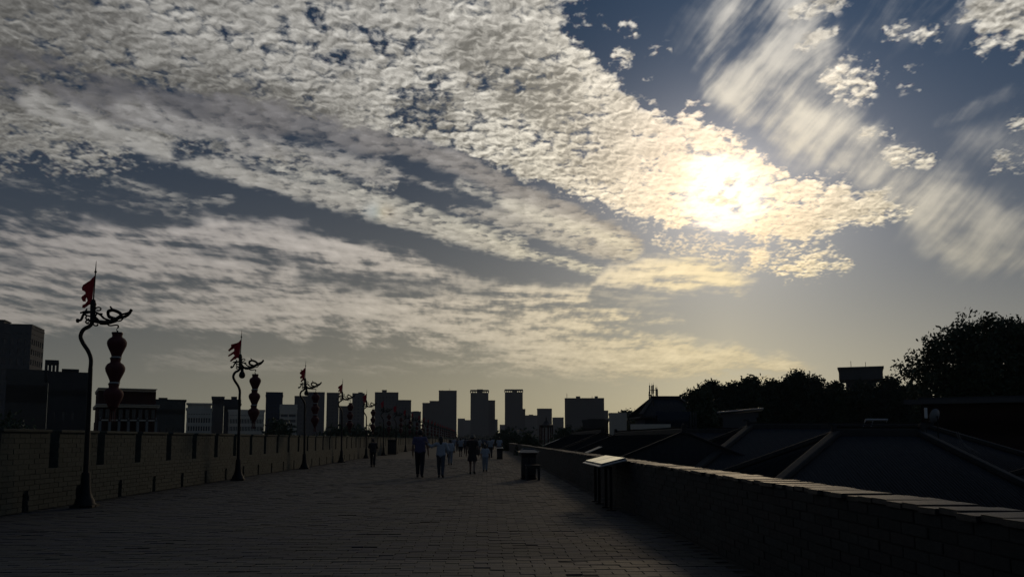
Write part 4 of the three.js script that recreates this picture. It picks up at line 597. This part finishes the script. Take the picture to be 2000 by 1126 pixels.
// a walker seen from behind (facing -z); arms: [upper direction, lower direction] for left and right
function person(label, x, z, H, o = {}) {
  const t = thing('person', label, 'person', [x, 0, z], o.turn ?? 0, o.group), N = o.N ?? 54, w = o.wide ?? 1, st = o.stride ?? .12, s = H / 1.7;
  const P3 = (a) => a.map((v) => v * s), q = (a, b, ra, rb, zs) => [P3(a), P3(b), ra * s * w, rb * s * w, zs];
  const legs = o.legs ?? [[-1, st], [1, -st]], L = {};
  for (const [sd, f] of legs) { const hip = [sd * .085, .9, 0], back = f < 0 ? -f : 0, knee = [sd * .09, .49 + .01, -f * .9 - .03], ank = [sd * .085, .085 + back * .35, f > 0 ? -f * 1.6 : -f * 1.9]; L[sd] = { hip, knee, ank, toe: [sd * .1, .03 + back * .1, ank[2] - .16 + back * .3] }; }
  const arm = (sd) => { const a = (o.arms ?? {})[sd] ?? [[sd * .07, -.27, sd * st * .5], [sd * .0, -.24, -.05]], sh = [sd * .19, 1.39, 0], el = sh.map((v, i) => v + a[0][i]), wr = el.map((v, i) => v + a[1][i]); return { sh, el, wr }; };
  const A = { [-1]: arm(-1), [1]: arm(1) }, hd = o.head ?? [0, 1.575, -.02], body = [];
  body.push(q([-.09, .93, 0], [.09, .93, 0], .095, .095, 1.2), q([0, .95, 0], [0, 1.12, 0], .115, .105, 1.25), q([0, 1.12, 0], [0, 1.3, 0], .11, .135, 1.3), q([-.14, 1.37, 0], [.14, 1.37, 0], .07, .07), q([0, 1.38, 0], [hd[0] * .7, 1.5, -.01], .06, .05), q([hd[0], hd[1] - .03, hd[2] - .015], [hd[0], hd[1] + .03, hd[2]], .072, .085));
  body.push(q([hd[0], hd[1] - .02, hd[2] - .09], [hd[0], hd[1] - .035, hd[2] - .105], .012, .014)); for (const sd of [-1, 1]) body.push(q([hd[0] + sd * .086, hd[1], hd[2]], [hd[0] + sd * .088, hd[1] - .03, hd[2]], .014, .01));
  for (const sd of [-1, 1]) { const g = L[sd], a = A[sd]; body.push(q(g.hip, g.knee, .085, .055), q(g.knee, g.ank, .054, .036), q(g.ank, g.toe, .036, .03), q(a.sh, a.el, .048, .038), q(a.el, a.wr, .037, .027)); }
  const geos = [sdf(union(body), P3([-.62, -.03, -.5]), P3([.62, o.up ? 2 : 1.78, .5]), N)];
  for (const sd of [-1, 1]) { const a = A[sd], d = V(...a.wr).sub(V(...a.el)).normalize(), side = V(0, 0, -1).addScaledVector(d, d.z).normalize(), pt = (k, m) => a.wr.map((v, i) => (v + d.getComponent(i) * k + side.getComponent(i) * m) * s); geos.push(taper(pt(-.02, 0), pt(.085, .0), .026 * s, .034 * s, 6)); [[.03, .17], [.01, .185], [-.012, .175], [-.032, .15]].forEach(([m, l]) => geos.push(taper(pt(.075, m), pt(l, m * 1.15), .0105 * s, .008 * s, 5))); geos.push(taper(pt(.02, .025), pt(.09, .065), .012 * s, .009 * s, 5)); }
  mesh('body', geos, SKIN, t);
  const f0 = [hd[0] * s, hd[1] * s, (hd[2] - .083) * s]; for (const sd of [-1, 1]) mesh('eye', [ball(.01 * s, f0[0] + sd * .032 * s, f0[1] + .005 * s, f0[2], 6)], M.black, t); mesh('mouth', [box(.045 * s, .008 * s, .01 * s, f0[0], f0[1] - .055 * s, f0[2] - .004)], mat([.12, .04, .035], .6), t);
  const hairList = [q([hd[0], hd[1] + .02, hd[2] + .012], [hd[0], hd[1] + .05, hd[2] + .01], .094, .09)]; if (o.long) hairList.push(q([hd[0], hd[1], hd[2] + .05], [hd[0], hd[1] - (o.long), hd[2] + .075], .085, .06)); if (o.bun) hairList.push(q([hd[0], hd[1] + .06, hd[2] + .1], [hd[0], hd[1] + .09, hd[2] + .1], .04, .04));
  const hm = mesh('hair', [sdf((p) => Math.max(union(hairList)(p), -(p[2] / s - (hd[2] - .04)) * (p[1] / s < hd[1] + .05 ? 1 : 0) - (p[1] / s < hd[1] + .05 ? 0 : 1)), P3([hd[0] - .18, hd[1] - .45, hd[2] - .16]), P3([hd[0] + .18, hd[1] + .2, hd[2] + .22]), 40)], mat(o.hair ?? [.01, .009, .008], .6), t);
  const c = .016, sh = [q([-.09, .95, 0], [.09, .95, 0], .1 + c, .1 + c, 1.2), q([-.05, .93, 0], [-.06, 1.2, 0], .115 + c, .108 + c, 1.2), q([.05, .93, 0], [.06, 1.2, 0], .115 + c, .108 + c, 1.2), q([0, 1.12, 0], [0, 1.3, 0], .112 + c, .137 + c, 1.3), q([-.13, 1.36, 0], [.13, 1.36, 0], .066 + c, .066 + c)];
  for (const sd of [-1, 1]) { const a = A[sd], k = o.sleeve ?? .6, e = k > 1 ? a.el : a.sh.map((v, i) => v + (a.el[i] - v) * k); sh.push(q(a.sh, e, .046 + c, .044 + c)); if (k > 1) { const e2 = a.el.map((v, i) => v + (a.wr[i] - v) * (k - 1)); sh.push(q(a.el, e2, .048 + c * .6, .036 + c * .6)); } }
  const hem = (o.hem ?? .9) * s, clip = (fn, y0, y1) => (p) => Math.max(fn(p), y0 - p[1], p[1] - y1);
  const top = mesh(o.dress ? 'dress' : 'shirt', [sdf(clip(union(o.dress ? [...sh, q([0, .95, 0], [0, o.dress, .02], .15, .23, 1.15)] : sh), o.dress ? o.dress * s : hem, 1.46 * s), P3([-.62, Math.min(o.dress ?? 1, (o.hem ?? .9)) - .04, -.4]), P3([.62, o.up ? 2 : 1.52, .4]), N)], mat(o.shirt ?? [.1, .1, .12], .85), t); if (o.shirtLabel) top.userData.label = o.shirtLabel;
  if (!o.dress) { const tl = [q([-.09, .93, 0], [.09, .93, 0], .098 + c * .6, .098 + c * .6, 1.2)]; for (const sd of [-1, 1]) { const g = L[sd]; tl.push(q(g.hip, g.knee, .088 + c, .062 + c), q(g.knee, g.ank, .06 + c, .044 + c)); } mesh('trousers', [sdf(clip(union(tl), (o.cuff ?? .11) * s, 1.0 * s), P3([-.3, (o.cuff ?? .11) - .04, -.5]), P3([.3, 1.06, .5]), N)], mat(o.pants ?? [.02, .02, .024], .85), t); }
  for (const sd of [-1, 1]) { const g = L[sd]; mesh('shoe', [sdf(union([q(g.ank.map((v, i) => i === 1 ? v - .03 : v), g.toe, .048, .04), q([g.ank[0], g.ank[1] - .045, g.ank[2] + .03], g.toe, .036, .032)]), P3([g.ank[0] - .1, -.03, g.toe[2] - .09]), P3([g.ank[0] + .1, .36, g.ank[2] + .16]), 22)], mat(o.shoe ?? [.02, .02, .02], .7), t); }
  if (o.hat) mesh('hat', [lathe([[0, .1], [.06, .1], [.09, .07], [.1, 0], [.17, -.03], [.17, -.04], [.09, -.01], [0, 0]], 18).scale(s, s, s).translate(hd[0] * s, (hd[1] + .05) * s, hd[2] * s)], mat(o.hat, .8), t);
  if (o.bag) mesh('shoulder_bag', [rbox(.2 * s, .24 * s, .1 * s, o.bag * .24 * s, .95 * s, .04, .03), bar([o.bag * .2 * s, 1.06 * s, .02], [o.bag * .12 * s, 1.44 * s, .02], .012)], mat([.07, .05, .04], .7), t);
  return t;
}
const gx = (px, z) => at(px, 900, z).x;
person('man in purple and white shirt and dark trousers walking away in the middle', gx(820, 32.2), -32.2, 1.83, { wide: 1.06, stride: .09, shirt: [.085, .075, .135], pants: [.014, .014, .018], cuff: .1, hem: .86, arms: { '-1': [[-.07, -.28, .03], [.0, -.25, -.06]], 1: [[.08, -.28, -.03], [.02, -.24, -.08]] } });
person('woman in loose pale clothes with left arm stretched out, next to the tall man', gx(861, 31.8), -31.8, 1.58, { up: 1, stride: .16, shirt: [.36, .37, .39], pants: [.06, .065, .075], long: .2, sleeve: 1.7, hem: .7, arms: { '-1': [[-.2, -.12, -.05], [-.18, .13, -.08]], 1: [[.1, -.25, .02], [-.02, -.2, -.14]] } });
person('small walker in pale clothes behind the woman with outstretched arm', gx(879, 47.8), -47.8, 1.46, { N: 44, stride: .13, bag: -1, shirt: [.44, .44, .45], pants: [.2, .2, .21], sleeve: 1.6 });
person('woman in knee-length dark brown dress and light hat walking away', gx(922.5, 35.2), -35.2, 1.66, { stride: .12, shirt: [.03, .02, .018], dress: .55, hat: [.2, .17, .13], sleeve: .5, bag: 1, shoe: [.03, .025, .02] });
person('child in light clothes walking to the right of the brown dress', gx(947.5, 38), -38, 1.22, { N: 46, wide: 1.12, stride: .05, shirt: [.4, .4, .41], pants: [.28, .28, .29], sleeve: .8, long: .08 });
const MIDG = 'small far walkers on the walkway';
[[899.5, 71, 1.6, [.3, .3, .31], [.015, .015, .02], 'far walker in white top and dark shorts, right of the pale walker'], [909, 84, 1.6, [.05, .05, .06], [.02, .02, .02], 'far walker in dark clothes left of the dark dress'], [935, 78, 1.6, [.4, .36, .33], [.06, .06, .06], 'far walker in pinkish white top just behind the dark dress'], [958, 66, 1.6, [.34, .34, .34], [.02, .02, .024], 'far walker in white shirt and dark trousers right of the child'], [886, 95, 1.7, [.3, .3, .33], [.03, .03, .03], 'tiny far walker above the pale walker'], [943, 110, 1.7, [.1, .1, .12], [.02, .02, .02], 'tiny far walker between the dark dress and child'], [903, 125, 1.7, [.35, .35, .35], [.05, .05, .05], 'tiny distant walker in white near the vanishing point'], [918, 140, 1.7, [.2, .08, .08], [.03, .03, .03], 'tiny distant walker in dull red near the vanishing point'], [893, 104, 1.65, [.05, .05, .06], [.03, .03, .03], 'tiny far walker in dark clothes above the pale walker'], [898, 150, 1.7, [.3, .3, .32], [.05, .05, .05], 'tiny distant walker in grey near the vanishing point'], [912, 118, 1.6, [.35, .33, .3], [.03, .03, .03], 'tiny far walker in cream top left of the hat'], [928, 132, 1.7, [.06, .06, .07], [.02, .02, .02], 'tiny far walker in black above the hat'], [938, 160, 1.7, [.3, .3, .3], [.04, .04, .04], 'tiny distant walker in white right of the hat'], [951, 96, 1.6, [.1, .1, .14], [.03, .03, .03], 'tiny far walker in navy top above the child'], [962, 120, 1.7, [.35, .35, .36], [.03, .03, .03], 'tiny far walker in white left of the person behind the box'], [975, 72, 1.65, [.4, .41, .43], [.04, .04, .04], 'far person in white top standing behind the small dark box']].forEach(([px, z, H, s, p, l], i) => person(l, gx(px, z), -z, H, { N: 34, shirt: s, pants: p, stride: i === 8 ? .02 : .08, group: MIDG, cuff: i === 0 ? .5 : .11 }));
{ // cyclist by the battlement
  const z = -44.6, x = gx(729, 44.6), b = thing('bicycle', 'dark bicycle ridden away along the foot of the battlement', 'bicycle', [x, 0, z], .12), wheel = (zz) => { const w = mesh('wheel', [new THREE.TorusGeometry(.31, .018, 6, 26).rotateY(Math.PI / 2).translate(0, .33, zz)], M.black, b); mesh('spokes', [...Array(10)].map((_, i) => bar([0, .33, zz], [0, .33 + .3 * Math.cos(i * .628), zz + .3 * Math.sin(i * .628)], .003, 4)), M.metalRoof, w); };
  wheel(.5); wheel(-.5); mesh('frame', [bar([0, .33, .5], [0, .3, .05], .014), bar([0, .33, .5], [0, .72, .2], .012), bar([0, .3, .05], [0, .78, .22], .017), bar([0, .3, .05], [0, .72, -.32], .018), bar([0, .7, .2], [0, .74, -.32], .016), bar([0, .33, -.5], [0, .95, -.34], .015)], M.iron, b); mesh('handlebar', [bar([-.27, .98, -.3], [.27, .98, -.3], .013), bar([0, .9, -.34], [0, .99, -.31], .014)], M.iron, b); mesh('saddle', [rbox(.15, .06, .26, 0, .81, .24, .025)], M.black, b); mesh('pedal', [box(.1, .02, .08, .12, .18, .05), box(.1, .02, .08, -.12, .42, .05)], M.black, b);
  person('person in dark clothes riding the bicycle by the battlement', x, z + .2, 1.5, { N: 44, turn: .12, shirt: [.02, .02, .022], pants: [.02, .02, .024], sleeve: 1.4, stride: .1, legs: [[-1, .2], [1, .06]], arms: { '-1': [[-.05, -.2, -.2], [.02, -.16, -.22]], 1: [[.05, -.2, -.2], [-.02, -.16, -.22]] } });
}

// ================= things on the walkway =================
function bin(label, x, z, s, turn) {
  const t = thing('litter_bin', label, 'litter bin', [x, 0, z], turn); t.scale.setScalar(s);
  mesh('body', [rbox(.5, .82, .42, 0, .47, 0, .02), box(.54, .06, .46, 0, .03, 0), box(.56, .05, .48, 0, .9, 0)], M.ironRough, t); for (const x2 of [-.13, .13]) mesh('door', [rbox(.22, .6, .02, x2, .46, .215, .008)], M.black, t);
  const roof = mesh('roof', [uvM(poly([[[-.36, .94, .3], [.36, .94, .3], [.2, 1.06, 0], [-.2, 1.06, 0]], [[.36, .94, -.3], [-.36, .94, -.3], [-.2, 1.06, 0], [.2, 1.06, 0]], [[.36, .94, .3], [.36, .94, -.3], [.2, 1.06, 0]], [[-.36, .94, -.3], [-.36, .94, .3], [-.2, 1.06, 0]], [[-.36, .93, .3], [.36, .93, .3], [.36, .93, -.3], [-.36, .93, -.3]]]))], mat([.05, .05, .05], .3), t);
  mesh('ridge', [bar([-.2, 1.07, 0], [.2, 1.07, 0], .022, 6), ...[-1, 1].flatMap((a) => [-1, 1].map((c) => tube([[a * .2, 1.07, 0], [a * .29, .985, c * .16], [a * .37, .955, c * .3], [a * .41, .985, c * .33]], .018, 8, 5)))], mat([.1, .1, .1], .25), roof);
  for (const x2 of [-.2, .2]) for (const z2 of [-.15, .15]) mesh('leg', [box(.05, .06, .05, x2, .0, z2)], M.black, t);
  return t;
}
bin('dark litter bin with small curved tile-style lid against the parapet', gx(1032, 30.6), -30.6, 1.04, .05);
bin('small dark bin farther along the parapet, in front of the person in white', gx(976, 62), -62, .85, 0);
{ const t = thing('stool', 'small dark bench with flat top standing in front of the litter bin', 'stool', [gx(1040.5, 29.8), 0, -29.8], .04); mesh('seat', [rbox(.52, .05, .34, 0, .52, 0, .012)], M.coping[1], t); mesh('apron', [box(.48, .08, .3, 0, .455, 0)], M.black, t); for (const x of [-.22, .22]) for (const z of [-.13, .13]) mesh('leg', [box(.06, .42, .06, x, .21, z)], M.black, t); }
{ const t = thing('equipment_cabinet', 'tall dark cabinet at the foot of the battlement by the fifth lamp', 'cabinet', [gx(766, 80), 0, -80]); mesh('body', [rbox(.85, 1.35, .6, 0, .7, 0, .02)], M.ironRough, t); mesh('lid', [box(.95, .08, .7, 0, 1.42, 0)], M.black, t); for (const x of [-.2, .2]) mesh('door', [rbox(.36, 1.1, .02, x, .7, .305, .006)], M.black, t); }
{ // sloping information board on four posts
  const t = thing('information_board', 'sloping double information board on four dark posts beside the parapet', 'sign', [2.6, 0, -18.25]);
  const a = .24, face = mat([.8, .78, .7], .1, { metalness: .35, map: PLASTER6, clearcoat: 1, clearcoatRoughness: .06 }), slope = (g) => g.rotateZ(a).translate(0, .965, 0);
  mesh('backing', [slope(rbox(.6, .03, 2.86, 0, 0, 0, .01))], mat([.4, .4, .4], .35, { metalness: .3 }), t);
  for (const z of [-.69, .69]) { const p = mesh('panel', [slope(rbox(.5, .02, 1.3, .03, .04, z, .006))], face, t); mesh('frame', [slope(rbox(.53, .02, 1.33, .03, .028, z, .006))], M.black, p); }
  for (const z of [-1.2, -.55, .5, 1.2]) mesh('post', [box(.06, .9, .05, -.02, .45, z), box(.2, .02, .14, -.02, .011, z)], M.iron, t); mesh('crossbar', [box(.06, .05, 2.45, -.02, .86, 0)], M.iron, t);
}
renderer.render(scene, camera);
